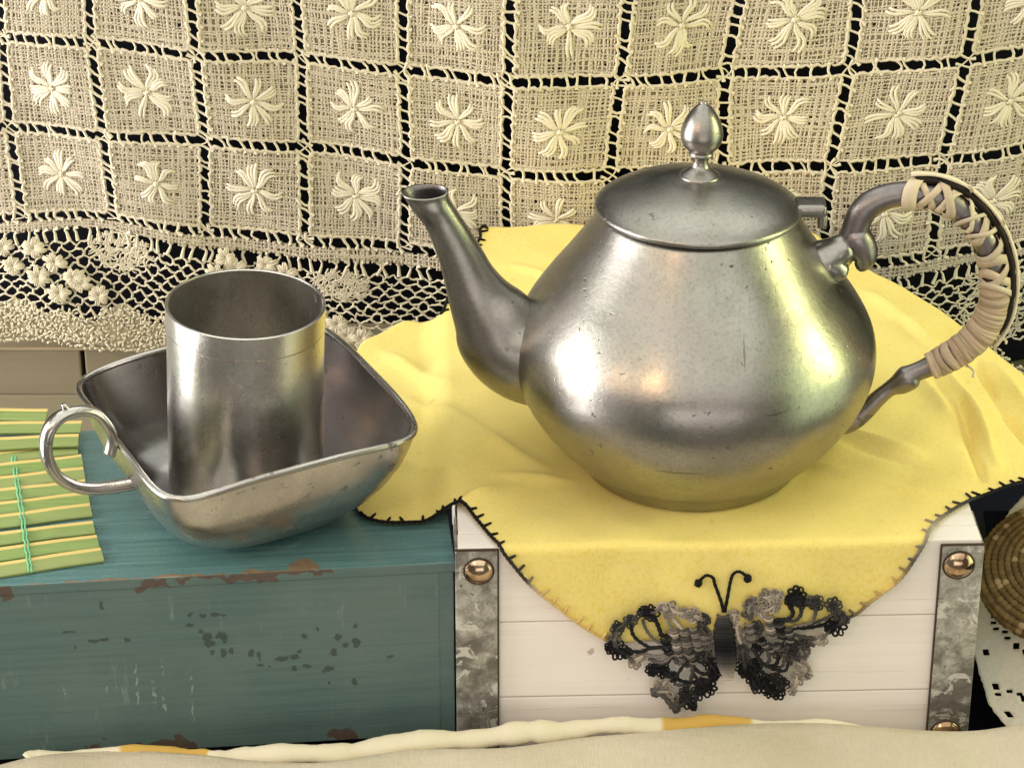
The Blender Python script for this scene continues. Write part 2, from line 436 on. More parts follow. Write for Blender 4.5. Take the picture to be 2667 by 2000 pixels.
def strap(pl, pr, ptop, side, rivets):
    a = front_pt(pl, ptop); c = front_pt(pr, ptop)
    s0 = float((a-FL) @ ex); s1 = float((c-FL) @ ex); z1 = float(a[2])
    if side < 0: s0 = -.0012
    else: s1 = CW+.0012
    t0 = -.0014
    b = MB()
    V, F = box(cl(s0, t0, -H+.0015), ex, ey, s1-s0, .0012, z1-.0015, .0004, 1); b.add(V, F)
    sx = s0 if side < 0 else s1-.0011
    V, F = box(cl(sx, t0+.00125, -H+.0015), ex, ey, .0011, .028, z1-.0015, .0003, 1); b.add(V, F)
    o = b.build('corner_strap', M['galv'], crate, smooth=False)
    e = MB()                                       # dark rusted border of the strap
    for q in ((s0-.0003 if side > 0 else s1-.0004),):
        V, F = box(cl(q, t0-.0002, -H+.0015), ex, ey, .0008, .0013, z1-.0013, .0002, 1); e.add(V, F)
    V, F = box(cl(s0, t0-.0002, z1-H-.0004), ex, ey, s1-s0, .0013, .0008, .0002, 1); e.add(V, F)
    e.build('rusted_edge', M['rust_edge'], o, smooth=False)
    for px, py, r in rivets:
        c0 = front_pt(px, py, .0014); R = MB()
        prof = [(0, r*1.06), (.0006, r*1.05), (.0009, r*.98), (r*.30, r*.80), (r*.46, r*.45), (r*.52, r*.12), (r*.521, 0.0002)]
        V, F = lathe(prof, 24, (0, 0, 0), 3)
        W_ = c0 + V[:, 0:1]*ex + V[:, 1:2]*np.array([0, 0, 1.0]) + V[:, 2:3]*(-ey)
        R.add(W_, [f[::-1] for f in F])
        ring = np.array([c0 + ex*(r*1.1*math.cos(a)) + np.array([0, 0, 1])*(r*1.1*math.sin(a)) for a in np.linspace(0, 2*math.pi, 24, endpoint=False)])
        rv = R.build('rivet', M['rivet'], o)
        e = MB(); e.tube(ring, .0006, 5, closed=True); e.build('rivet_shadow_ring', M['rust_edge'], o).name = 'rivet_shadow'  # dark ring drawn as the shadow round the rivet
strap(1197, 1297, 1430, -1, [(1247, 1487, .0056)])
strap(2451, 2561, 1416, 1, [(2497, 1471, .0060), (2462, 1908, .0060)])

# ================================================================== BLUE BOX
HB = H - .0079
BFR = on_z(1186, 1464, HB); BFL = on_z(0, 1526, HB)
bx = BFR-BFL; bx[2] = 0; bx /= np.linalg.norm(bx); by = np.array([-bx[1], bx[0], 0])
BW = 0.34; BO = BFR - bx*BW                       # front-left-top corner of the box
BZ = 0.0185
BD = float((on_z(199, 1122, HB) - BO) @ by)
def bl(s, t, z=0.0): return BO + bx*s + by*t + np.array([0, 0, z])
def bface(px, py): p = on_plane(px, py, BO, by) - BO; return float(p @ bx), float(p[2])
bluebox = thing('painted_box', 'teal painted wooden box with chipped edges under the bowl and bamboo mat', 'box', bl(0, 0, 0))
Bmat = Matrix(((bx[0], by[0], 0, 0), (bx[1], by[1], 0, 0), (0, 0, 1, 0), (0, 0, 0, 1)))
bluebox.rotation_euler = Bmat.to_euler()
def bpart(name, s, t, z, sx, sy, sz, mat, bev=.001):
    V, F = box((s, t, z), np.array([1., 0, 0]), np.array([0, 1., 0]), sx, sy, sz, bev)
    b = MB(); b.add(V, F); o = b.build(name, mat, None, smooth=False); o.parent = bluebox; return o
n, c, r, h = paint_blue(False)
jv = n.jitter(.020, 120)
chips = [(395, 1525, 52, 27), (560, 1500, 120, 15), (720, 1490, 110, 22), (830, 1483, 60, 16), (15, 1545, 30, 30), (660, 1505, 90, 14)]
low = [(452, 1940, 75, 34), (300, 1958, 160, 16), (885, 1922, 48, 34), (1000, 1935, 70, 16)]
mk = None
for (px, py, rx, rz) in chips+low:
    s, z = bface(px, py); e = n.ellipse(s, z, rx*PX*.85, rz*PX*.85, jv)
    e = n.math('MULTIPLY', n.math('SUBTRACT', e, n.math('MULTIPLY', n.math('SUBTRACT', n.noise(260, 3, .7), .35), .9)), 5.0, True)
    mk = e if mk is None else n.math('MAXIMUM', mk, e)
edge = n.ramp(n.math('ADD', n.sep(n.jitter(.006, 160))[2], 1.0), [(.9985, 0), (.9995, .8)])
brown = n.mix(n.noise(120, 4, .6), (.06, .042, .032), (.13, .098, .076))
c = n.mix(mk, c, brown)
sv = n.jitter(.004, 300)
for (px, py, rx, rz) in [(495, 1602, 9, 7), (530, 1603, 12, 5), (560, 1603, 14, 6), (582, 1603, 8, 5), (490, 1628, 12, 8), (523, 1645, 9, 8), (540, 1660, 14, 16), (570, 1655, 8, 12), (585, 1662, 10, 14),
                         (545, 1678, 16, 10), (582, 1700, 10, 14), (603, 1697, 8, 12), (550, 1700, 6, 9), (655, 1703, 10, 14), (676, 1710, 6, 12), (735, 1715, 20, 8), (768, 1712, 14, 9), (780, 1698, 7, 8),
                         (765, 1742, 10, 6), (800, 1735, 12, 5), (880, 1662, 9, 12), (928, 1675, 13, 17), (870, 1700, 8, 13), (856, 1745, 16, 11), (900, 1680, 8, 9), (1018, 1711, 11, 7), (924, 1777, 8, 14),
                         (926, 1632, 6, 7), (792, 1658, 8, 7), (828, 1640, 6, 9), (856, 1778, 6, 6), (678, 1732, 8, 8), (700, 1737, 5, 5), (260, 1668, 16, 5), (275, 1668, 8, 8), (330, 1668, 9, 8), (240, 1672, 10, 6), (195, 1688, 5, 5), (180, 1648, 18, 4), (263, 1580, 7, 14)]:
    s, z = bface(px, py); e = n.math('MULTIPLY', n.ellipse(s, z, rx*PX, rz*PX, sv), 2.5, True)
    c = n.mix(n.math('MULTIPLY', e, .72), c, (.028, .04, .035))
for (px, p0, p1, wd) in [(352, 1710, 1800, 3), (355, 1770, 1840, 4), (398, 1765, 1860, 5), (422, 1715, 1760, 3), (424, 1780, 1880, 4), (495, 1730, 1900, 3), (168, 1780, 1830, 4), (278, 1785, 1810, 4)]:
    s, z0 = bface(px, p0); _, z1 = bface(px, p1)
    e = n.math('MULTIPLY', n.ellipse(s, (z0+z1)/2, wd*PX, abs(z1-z0)/2, n.jitter(.003, 240)), 2.0, True)
    br = n.ramp(n.noise(330, 2, .6), [(.45, 0), (.58, .8)])
    c = n.mix(n.math('MULTIPLY', e, br), c, (.27, .33, .29))
M['blue_front'] = n.out(c, r, 0, n.bump(n.math('SUBTRACT', h, n.math('MULTIPLY', mk, .9)), .22, .0007))
n, c, r, h = M.pop('blue_top_n')
s1, _ = bface(760, 1487)
jv = n.jitter(.010, 120)
nv = n.new('ShaderNodeCombineXYZ'); s_ = n.sep(jv); n.link(s_[0], nv.inputs[0]); n.link(s_[1], nv.inputs[2])
mk = None
for (px, rx, ry) in [(790, 40, .010), (640, 120, .0022), (230, 160, .0016), (500, 110, .0016)]:
    s, _ = bface(px, 1490); e = n.math('MULTIPLY', n.ellipse(s, 0.0, rx*PX, ry, nv.outputs[0]), 5.0, True)
    mk = e if mk is None else n.math('MAXIMUM', mk, e)
c = n.mix(mk, c, n.mix(n.noise(140, 3), (.12, .07, .04), (.34, .25, .16)))
M['blue_top'] = n.out(c, r, 0, n.bump(h, .16, .0006), spec=.55)
tt = .0048
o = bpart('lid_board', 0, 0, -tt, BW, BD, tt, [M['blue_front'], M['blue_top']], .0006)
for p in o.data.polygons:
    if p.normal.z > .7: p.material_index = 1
sd = bface(1142, 1600)[0]
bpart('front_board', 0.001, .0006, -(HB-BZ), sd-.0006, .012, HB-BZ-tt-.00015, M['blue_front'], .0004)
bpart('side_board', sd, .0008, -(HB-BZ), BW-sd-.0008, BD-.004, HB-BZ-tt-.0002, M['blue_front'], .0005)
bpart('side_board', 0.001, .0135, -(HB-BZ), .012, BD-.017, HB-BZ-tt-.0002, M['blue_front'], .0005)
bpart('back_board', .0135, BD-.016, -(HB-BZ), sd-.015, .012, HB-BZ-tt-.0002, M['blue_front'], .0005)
fb = MB()                                             # black cloth folded under the box
V, F = box(bl(-.01, .003, -HB+.0005), bx, by, BW+.004, BD, BZ-.001, .006, 4); fb.add(V, F)
tag(fb.build('folded_cloth', M['black_cloth'], origin=bl(BW/2, BD/2, -HB)), 'black cloth folded flat beneath the teal box', 'cloth')

# ================================================================== LACE AND WHAT IS BEHIND IT
YL = float(max(cl(0, NB)[1], cl(CW, NB)[1])) + .010
YT = YL + .012
ztop = float(on_y(100, 905, YT)[2])
pan = thing('slatted_panel', 'taupe painted wooden panel with pale lit ledge behind the lace at left', 'panel', on_y(150, 1000, YT))
gx = float(on_y(219, 990, YT)[0]); X1 = np.array([1., 0, 0]); Y1 = np.array([0, 1., 0])
xl = gx-.16
for (a, q) in ((xl, gx-.0012), (gx+.0012, gx+.20)):
    b = MB(); V, F = box((a, YT+.0005, 0.0), X1, Y1, q-a, .015, ztop-.0022, .0010); b.add(V, F)
    b.build('plank', M['taupe'], pan, smooth=False)
b = MB(); V, F = box((xl, YT, ztop-.002), X1, Y1, gx+.20-xl, .03, .002, .0006); b.add(V, F); b.build('ledge', M['pale'], pan, smooth=False)
zsh = float(on_y(100, 1031, YT)[2])
b = MB(); yb = float(bl(0, BD)[1])+.004; V, F = box((xl, yb, 0.0), X1, Y1, gx+.19-xl, YT-yb-.0005, zsh, .001); b.add(V, F); b.build('base_board', M['taupe'], pan, smooth=False)
bd = MB(); V, F = box((-.5, YL+.05, 0.0), X1, Y1, 1.1, .004, .40, .001); bd.add(V, F)
bd.build('backdrop', M['black_cloth'], kind='structure', smooth=False)
oc = MB(); p = on_y(2640, 1040, YL+.03)
oc.blob((p[0]+.03, YL+.03, float(p[2])-.005), (.075, .012, .032), lat=10, lon=20)
tag(oc.build('cushion', M['olive'], origin=(p[0]+.03, YL+.03, 0)), 'dull olive cushion half hidden behind the lace border at right', 'cushion')

XN = np.array([[-270, -10, 225, 492, 765, 1048, 1330, 1638, 1940, 2245, 2560, 2870, 3170],
               [-240, 4, 240, 512, 783, 1050, 1325, 1616, 1893, 2212, 2512, 2810, 3100],
               [-225, 24, 272, 534, 790, 1058, 1318, 1588, 1882, 2163, 2455, 2745, 3030],
               [-195, 58, 298, 536, 796, 1052, 1320, 1580, 1870, 2143, 2425, 2700, 2980],
               [-185, 60, 301, 538, 797, 1052, 1320, 1578, 1868, 2138, 2415, 2690, 2965],
               [-170, 62, 302, 538, 797, 1052, 1320, 1578, 1868, 2135, 2410, 2680, 2950]], float)
YN = np.array([[-135, -130, -125, -95, -75, -50, -40, -40, -45, -75, -100, -130, -160],
               [100, 102, 108, 137, 157, 187, 205, 209, 200, 180, 150, 125, 100],
               [335, 338, 347, 364, 388, 422, 448, 452, 448, 432, 410, 375, 340],
               [590, 566, 566, 600, 624, 648, 670, 690, 700, 692, 664, 632, 600],
               [650, 611, 604, 652, 683, 705, 726, 745, 755, 750, 715, 662, 620],
               [905, 878, 900, 922, 925, 935, 950, 960, 970, 975, 968, 965, 960]], float)
def cubic(A, B, C, D, t): return 0.5*((2*B)+(-A+C)*t+(2*A-5*B+4*C-D)*t*t+(-A+3*B-3*C+D)*t**3)
def grid_interp(G, u, v):
    nr, nc = G.shape
    ui = np.clip(np.floor(u).astype(int), 0, nc-2); vi = np.clip(np.floor(v).astype(int), 0, nr-2)
    fu = u-ui; fv = v-vi
    rows = []
    for k in (-1, 0, 1, 2):
        r_ = np.clip(vi+k, 0, nr-1)
        rows.append(cubic(*[G[r_, np.clip(ui+q, 0, nc-1)] for q in (-1, 0, 1, 2)], fu))
    # linear below the last linen row keeps the narrow border bands clean
    lin = rows[1]*(1-fv)+rows[2]*fv
    return np.where(vi >= 2, lin, cubic(*rows, fv))
def S(u, v, off=0.0):
    """lace surface: u counts columns, v counts rows (3..4 narrow band, 4..5 net border); off = towards the viewer"""
    u = np.asarray(u, float); v = np.asarray(v, float)
    P = on_y(grid_interp(XN, u, v), grid_interp(YN, u, v), YL)
    wave = .0035*np.sin(P[..., 0]*31+1.0)*np.clip((P[..., 2]-.05)/.1, 0, 1)+.0018*np.sin(P[..., 0]*83+P[..., 2]*40)
    P = P.copy(); P[..., 1] += -np.asarray(off)-wave
    return P

lace = thing('lace_tablecloth', 'cream drawn thread linen and lace cloth with raised daisies hung as backdrop', 'tablecloth', S(6.0, 2.0))
def ribbons(mb, lines, wid, hgt, horiz):
    """lines: (k, m, 2) uv points per thread with offsets; builds ridged ribbons"""
    for (uv, off, wd) in lines:
        P = S(uv[:, 0], uv[:, 1], off)
        T = np.gradient(P, axis=0); T /= np.linalg.norm(T, axis=1, keepdims=True)
        N = np.cross(T, np.array([0, -1.0, 0])); N /= np.linalg.norm(N, axis=1, keepdims=True)
        A = P + N*wd[:, None]; B = P + np.array([0, -hgt, 0]); C = P - N*wd[:, None]
        m = len(P); V = np.concatenate([A, B, C])
        F = []
        for i in range(m-1):
            F.append((i, i+1, m+i+1, m+i)); F.append((m+i, m+i+1, 2*m+i+1, 2*m+i))
        mb.add(V, F)
def weave(u0, u1, v0, v1, nu, nv, mb):
    amp = .00035
    lines = []
    pu = (u1-u0)/nu; pv = (v1-v0)/nv
    wid_m = PX*255*pu*.5*1.05
    for k in range(nu):                                        # vertical threads
        m = nv*2+1; s = np.linspace(0, 1, m)
        drift = np.cumsum(rng.normal(0, .16, m))*pu*.4; drift -= drift.mean()
        drift = np.clip(drift, -.42*pu, .42*pu)
        u = u0+(k+.5+rng.uniform(-.3, .3))*pu+drift; v = v0+s*(v1-v0)
        v[0] += rng.uniform(-.5, .3)*pv*.8; v[-1] += rng.uniform(-.3, .6)*pv*.8
        off = amp*np.cos(np.arange(m)*math.pi/1.0*.5*2+k*math.pi)
        wd = wid_m*np.clip(rng.uniform(.48, 1.05)*(1+.22*np.interp(np.arange(m), np.arange(0, m+4, 4), rng.normal(0, 1, len(np.arange(0, m+4, 4))))), .35, 1.35)
        lines.append((np.stack([u, v], 1), off, wd))
    for k in range(nv):
        m = nu*2+1; s = np.linspace(0, 1, m)
        drift = np.cumsum(rng.normal(0, .16, m))*pv*.4; drift -= drift.mean()
        drift = np.clip(drift, -.42*pv, .42*pv)
        v = v0+(k+.5+rng.uniform(-.3, .3))*pv+drift; u = u0+s*(u1-u0)
        u[0] += rng.uniform(-.5, .3)*pu*.8; u[-1] += rng.uniform(-.3, .5)*pu*.8
        off = -amp*np.cos(np.arange(m)*math.pi+k*math.pi)
        wd = wid_m*np.clip(rng.uniform(.40, .95)*(1+.25*np.interp(np.arange(m), np.arange(0, m+4, 4), rng.normal(0, 1, len(np.arange(0, m+4, 4))))), .3, 1.3)
        lines.append((np.stack([u, v], 1), off, wd))
    ribbons(mb, lines, None, .00055, False)
def ground(u0, u1, v0, v1, nu, nv, mb, holes=.13):
    us = np.linspace(u0, u1, nu+1); vs = np.linspace(v0, v1, nv+1)
    U, V_ = np.meshgrid(us, vs)
    U = U+rng.normal(0, .25, U.shape)*(u1-u0)/nu*.5; V_ = V_+rng.normal(0, .25, U.shape)*(v1-v0)/nv*.5
    P = S(U.ravel(), V_.ravel(), -.0004)
    F = [(r_*(nu+1)+c_, r_*(nu+1)+c_+1, (r_+1)*(nu+1)+c_+1, (r_+1)*(nu+1)+c_) for r_ in range(nv) for c_ in range(nu) if rng.random() > holes]
    mb.add(P, F, mat=1)
def edge_binding(u0, u1, v0, v1, mb):
    """whipped, slightly scalloped border of one linen square"""
    pts = []
    nn = 26
    for a, b in (((u0, v0), (u1, v0)), ((u1, v0), (u1, v1)), ((u1, v1), (u0, v1)), ((u0, v1), (u0, v0))):
        for i in range(nn):
            t = i/nn
            sc = .020*abs(math.sin(t*math.pi*8.5))
            du, dv = (b[0]-a[0]), (b[1]-a[1])
            nx, ny = (dv, -du)
            L = math.hypot(nx, ny)
            pts.append((a[0]+du*t+nx/L*(sc-.004)+random.gauss(0, .004), a[1]+dv*t+ny/L*(sc-.004)+random.gauss(0, .004)))
    pts = np.array(pts)
    P = S(pts[:, 0], pts[:, 1], .0003)
    mb.tube(P, PX*5.6*rng.uniform(.7, 1.25, len(P)), 5, closed=True, up=(0, -1, 0))

def star(uc, vc, parent):
    mb = MB(); rot = random.uniform(-.22, .22)
    for k in range(8):
        a0 = rot + k*math.pi/4 + random.uniform(-.09, .09)
        ln = .255*random.uniform(.80, 1.10); bend = random.choice((-1, 1))*random.uniform(.05, .30)
        ns = random.choice((2, 2, 3, 3))
        for s in range(ns):
            sp_ = (s-(ns-1)/2)
            t = np.linspace(0, 1, 7)
            rr = .020+ln*t*random.uniform(.93, 1.04)
            ang = a0 + bend*(np.sin(t*math.pi)*(1-.3*t)-.35*np.sin(t*2*math.pi)) + sp_*.17*(.35+.9*np.sin(t*math.pi*.62))/(.55+t*.9)
            u = uc+rr*np.cos(ang); v = vc+rr*np.sin(ang)*1.05
            off = .0003+.0004*np.sin(t*math.pi)+random.uniform(0, .0002)
            rad = PX*5.4*np.array([.7, .95, 1.08, 1.12, 1.08, 1.0, .75])*random.uniform(.85, 1.1)
            mb.tube(S(u, v, off), rad, 6, up=(0, -1, 0), flat=.6)
    for q in range(4):
        a = random.uniform(0, 6.28)
        t = np.linspace(-1, 1, 4)
        mb.tube(S(uc+.028*t*math.cos(a), vc+.028*t*math.sin(a), .0018-.0006*t*t), PX*3.2, 5)
    o = mb.build('daisy_stitch', M['embroidery'], parent)
    return o

g = .063
for j in range(3):
    for i in range(11):
        mb = MB()
        u0, u1, v0, v1 = i+g, i+1-g, j+g*1.1, j+1-g*1.1
        weave(u0, u1, v0, v1, 27, 25, mb)
        ground(u0, u1, v0, v1, 40, 36, mb)
        edge_binding(u0, u1, v0, v1, mb)
        sq = mb.build('linen_square', [M['linen'], M['linen_ground']], lace)
        star(i+.5+random.uniform(-.02, .02), j+.5+random.uniform(-.02, .03), sq)
for i in range(11):                                   # narrow linen band between the two hemstitch rows
    mb = MB(); weave(i+.0, i+1.0, 3.25, 3.80, 26, 3, mb); ground(i+.0, i+1.0, 3.25, 3.80, 40, 5, mb)
    mb.build('linen_band', [M['linen'], M['linen_ground']], lace)
# hemstitch threads across the gaps
hs = MB()
def lad(ua, va, ub, vb, r=4.5):
    t = np.linspace(0, 1, 5); k = random.uniform(-.8, .8)
    du, dv = ub-ua, vb-va
    bow = np.sin(t*math.pi)*k*.06
    s2 = np.sin(t*2*math.pi)*random.uniform(-.25, .25)*.05
    u = ua+du*t-(bow+s2)*np.sign(dv)*(abs(dv) > abs(du)); v = va+dv*t+(bow+s2)*(abs(du) >= abs(dv))
    hs.tube(S(u, v, .0003), PX*r*np.array([1.5, 1, .85, 1, 1.5])*random.uniform(.8, 1.15), 5, caps=False, up=(0, -1, 0))
for j in range(1, 4):
    for i in range(11):
        for k in range(9):
            u = i+(k+.5+random.uniform(-.18, .18))/9
            if k in (0, 8) and random.random() < .3: continue
            sl = .025+random.uniform(-.02, .02)
            lad(u-sl, j-g*1.35, u+sl, j+g*1.35+(.20 if j == 3 else 0)-(.0 if j < 3 else .02))
for i in range(0, 12):
    for j in range(3):
        for k in range(8):
            v = j+(k+.5+random.uniform(-.18, .18))/8
            sl = .035+random.uniform(-.015, .02)
            lad(i-g*1.35, v-sl, i+g*1.35, v+sl)
for i in range(11):
    for k in range(9):
        u = i+(k+.5+random.uniform(-.18, .18))/9
        lad(u, 3.78, u+random.uniform(-.02, .02), 4.09)
for i in range(0, 12):                               # little webs at the crossings
    for j in range(1, 4):
        for a in (.6, -.6):
            lad(i-g*1.2, j-g*1.2*np.sign(a), i+g*1.2, j+g*1.2*np.sign(a), 2.8)
hs.build('hemstitch_threads', M['net'], lace, kind='stuff')
# net border: wavy rows with staggered ties
net = MB()
NR = 9
def wl(w): return 4+w
dense_cells = [(2.05, .16, .34, .24), (4.35, .22, .30, .20), (10.7, .35, .4, .5)]
def rowpts(k, u):
    w_ = .10+.62*k/NR
    return w_ + .018*np.sin(u*2*math.pi*6.5+k*math.pi)+.006*np.sin(u*17+k)
for k in range(NR+1):
    u = np.arange(0, 11.01, 1/40.)
    P = S(u+rng.normal(0, .006, len(u)), 4+rowpts(k, u)+rng.normal(0, .008, len(u)), .0002+.0004*(k % 2))
    net.tube(P, PX*3.5*rng.uniform(.75, 1.3, len(P)), 5, up=(0, -1, 0))
    if k < NR:
        n_t = int(11*6.5)
        for q in range(n_t):
            uu = (q+.25+.5*(k % 2))/6.5+random.uniform(-.02, .02)
            if uu > 11: continue
            a = 4+rowpts(k, np.array([uu]))[0]; b_ = 4+rowpts(k+1, np.array([uu]))[0]
            t = np.linspace(0, 1, 4)
            net.tube(S(uu+.02*np.sin(t*math.pi)*random.uniform(-1, 1), a+(b_-a)*t, .0003), PX*3.3*random.uniform(.8, 1.3), 5, caps=False, up=(0, -1, 0))
for (uc, wc, ru, rw) in dense_cells:                  # closely worked diamonds in the net
    for q in range(150):
        a = random.uniform(0, 6.28); r_ = math.sqrt(random.random())
        u = uc+ru*r_*math.cos(a); w_ = wc+rw*r_*math.sin(a)*.75
        t = np.linspace(-1, 1, 5); an = random.uniform(0, 6.28); L = .05
        net.tube(S(u+L*t*math.cos(an)+.02*t*t, 4+w_+L*.8*t*math.sin(an)-.02*t*t, .0006), PX*2.8, 4, up=(0, -1, 0))
net.build('border_net', M['net'], lace, kind='stuff')
# crocheted flowers on the border
def pix_uv(px, py):
    """nearest (u,v) of a lace point given in photo pixels"""
    U, W = np.meshgrid(np.linspace(0, 11.5, 461), np.linspace(4, 5.02, 103))
    d = (grid_interp(XN, U, W)-px)**2+(grid_interp(YN, U, W)-py)**2
    k = np.argmin(d); return U.ravel()[k], W.ravel()[k]
def flower(px, py, rad):
    mb = MB(); u, v = pix_uv(px, py); c = S(np.array([u]), np.array([v]), .0014)[0]; r0 = random.uniform(0, 1)
    for k in range(9):
        a = r0+k*math.pi/4.5+random.uniform(-.15, .15); ln = random.uniform(.8, 1.12); bd_ = random.uniform(-.25, .25)
        d = np.array([math.cos(a), 0, math.sin(a)]); e = np.array([-math.sin(a), 0, math.cos(a)])
        for s in (-1.2, 0, 1.2):
            t = np.linspace(0, 1, 6)[:, None]
            P = c + d*rad*ln*(.05+1.0*t) + e*rad*(s*.15*np.sin(t*2.6)+bd_*t*t) + np.array([0, -1, 0])*(.0002+.0009*np.sin(t*math.pi)+random.uniform(0, .0004))
            mb.tube(P, PX*2.9*np.array([.8, 1.0, 1.1, 1.1, 1.0, .6]), 5, up=(0, -1, 0))
    mb.build('border_flower', M['net'], lace)
for (px, py) in [(90, 640), (145, 675), (36, 690), (100, 715), (195, 715), (155, 758), (258, 762), (212, 730), (8, 640), (590, 668), (612, 698), (690, 690), (745, 712), (560, 706), (650, 720), (775, 745),
                 (832, 820), (880, 838), (850, 858), (905, 868), (940, 872), (2632, 770), (2610, 815), (2650, 720)]:
    flower(px, py, PX*34)
# dense hem, worked in rows of small shells
hm = MB()
for i in range(11*8):                                 # closely worked ground of the hem
    us = np.linspace(i/8., (i+1)/8., 4); V_ = []
    for u in us:
        tp = .75+.07*math.sin(u*5.2)+.05*math.sin(u*11+1)+(.08 if 2.6 < u < 5 else 0)+(.20 if u > 8.6 else 0)
        for q in np.linspace(min(tp, .985), .995+.012*abs(math.sin(u*2*math.pi*3.4)), 4): V_.append(S(np.array([u]), np.array([4+q]), -.0003)[0])
    hm.add(np.array(V_), [(a*4+c_, (a+1)*4+c_, (a+1)*4+c_+1, a*4+c_+1) for a in range(3) for c_ in range(3)])
for k in range(13):
    w_ = .68+.33*k/12.
    du = 10*1.0/262
    for q in range(int(11/du)):
        u = (q+.5*(k % 2))*du+random.uniform(-.4, .4)*du
        top = .70+.07*math.sin(u*5.2)+.05*math.sin(u*11+1) + (.08 if 2.6 < u < 5 else 0)+(.22 if u > 8.6 else 0)
        if w_ < top-.03*random.random(): continue
        if random.random() < .05: continue
        ww = w_ + random.uniform(-.012, .012) + (.022*abs(math.sin(u*2*math.pi*3.4)) if k == 12 else 0)
        c = S(np.array([u]), np.array([4+ww]), .0004+.0010*random.random())[0]
        a = random.uniform(-1.6, 1.6)
        A = np.array([[math.cos(a), 0, math.sin(a)], [0, 1, 0], [-math.sin(a), 0, math.cos(a)]])
        hm.blob(c, (PX*random.uniform(3.6, 5.4), PX*5, PX*random.uniform(6, 11)), A, lat=4, lon=5, jit=.2)
hm.build('crochet_hem', M['net'], lace, kind='stuff')

# ================================================================== NAPKIN
def top_st(px, py, z=H): p = on_z(px, py, z)-FL; return float(p @ ex), float(p @ ey)
def fr_st(px, py): p = front_pt(px, py)-FL; return float(p @ ex), float(p[2])-.0009
ol = []
for (px, py) in [(936, 1334), (905, 1250), (893, 1120), (905, 985), (940, 904)]: ol.append(top_st(px, py, H-.006))
for (px, py) in [(985, 866), (1049, 834), (1100, 836), (1148, 838)]: ol.append(top_st(px, py, H-.004))
k0 = len(ol)-1
for (px, py) in [(1168, 780), (1205, 700), (1249, 628)]: ol.append(top_st(px, py))
sA, tA = top_st(1272, 596); ol.append((sA, NB+.002)); k1 = len(ol)-1
sB, _ = top_st(2060, 583)
ol += [(sA+.045, NB+.03), (sA+.075, NB+.05), (sB-.03, NB+.02), (sB, NB+.001)]
for (px, py) in [(2222, 688), (2406, 786), (2512, 850), (2582, 902), (2664, 964), (2790, 1060), (2895, 1145), (2780, 1205)]: ol.append(top_st(px, py))
k2 = len(ol)
for (px, py) in [(2667, 1250), (2583, 1286), (2527, 1313), (2466, 1347), (2430, 1380)]: ol.append(top_st(px, py))
for (px, py) in [(2390, 1440), (2335, 1513), (2267, 1564), (2207, 1607)]: ol.append(fr_st(px, py))
k3 = len(ol)-1
for (px, py) in [(2090, 1625), (1880, 1660), (1680, 1668), (1580, 1670)]: ol.append(fr_st(px, py))
k4 = len(ol)-1
for (px, py) in [(1423, 1557), (1333, 1466)]: ol.append(fr_st(px, py))
for (px, py) in [(1290, 1415), (1242, 1364)]: ol.append(top_st(px, py))
for (px, py) in [(1200, 1352), (1100, 1360), (1000, 1357)]: ol.append(top_st(px, py, H-.005))
k5 = len(ol)
NSUB = 6
OUT = cr(ol, NSUB, closed=True)
creases = []
def crease(p, q, hgt, wid): creases.append((np.array(top_st(*p)), np.array(top_st(*q)), hgt, wid))
crease((2354, 846), (2450, 945), 0.0065, .0022); crease((2250, 770), (2360, 850), 0.0046, .0045)
crease((2497, 1061), (2556, 1256), -0.0072, .0019); crease((2462, 979), (2579, 1169), 0.0052, .0024); crease((2520, 1050), (2600, 1220), 0.0044, .0022)
crease((2543, 938), (2604, 1050), -0.0065, .0024); crease((2604, 1050), (2690, 1160), -0.0065, .0028); crease((2590, 950), (2700, 1090), 0.0060, .0030)
crease((2169, 1158), (2380, 1232), -0.0029, .0035); crease((2190, 1140), (2400, 1205), 0.0036, .0030); crease((2380, 1010), (2480, 1110), 0.0039, .0030); crease((2420, 980), (2470, 1060), -0.0029, .0022)
crease((1210, 1130), (1420, 1230), 0.0029, .0045); crease((1010, 900), (1150, 1000), 0.0039, .0045); crease((1060, 1010), (1330, 1180), 0.0026, .0045)
crease((1190, 1330), (1290, 1280), 0.0042, .0040); crease((2100, 1220), (2420, 1300), 0.0026, .0040); crease((960, 1150), (1180, 1230), 0.0029, .0050)
crease((1330, 700), (1500, 760), 0.0033, .0035); crease((1280, 1240), (1500, 1260), 0.0021, .0030)
def smooth01(x): x = np.clip(x, 0, 1); return x*x*(3-2*x)
TPs, TPt = None, None
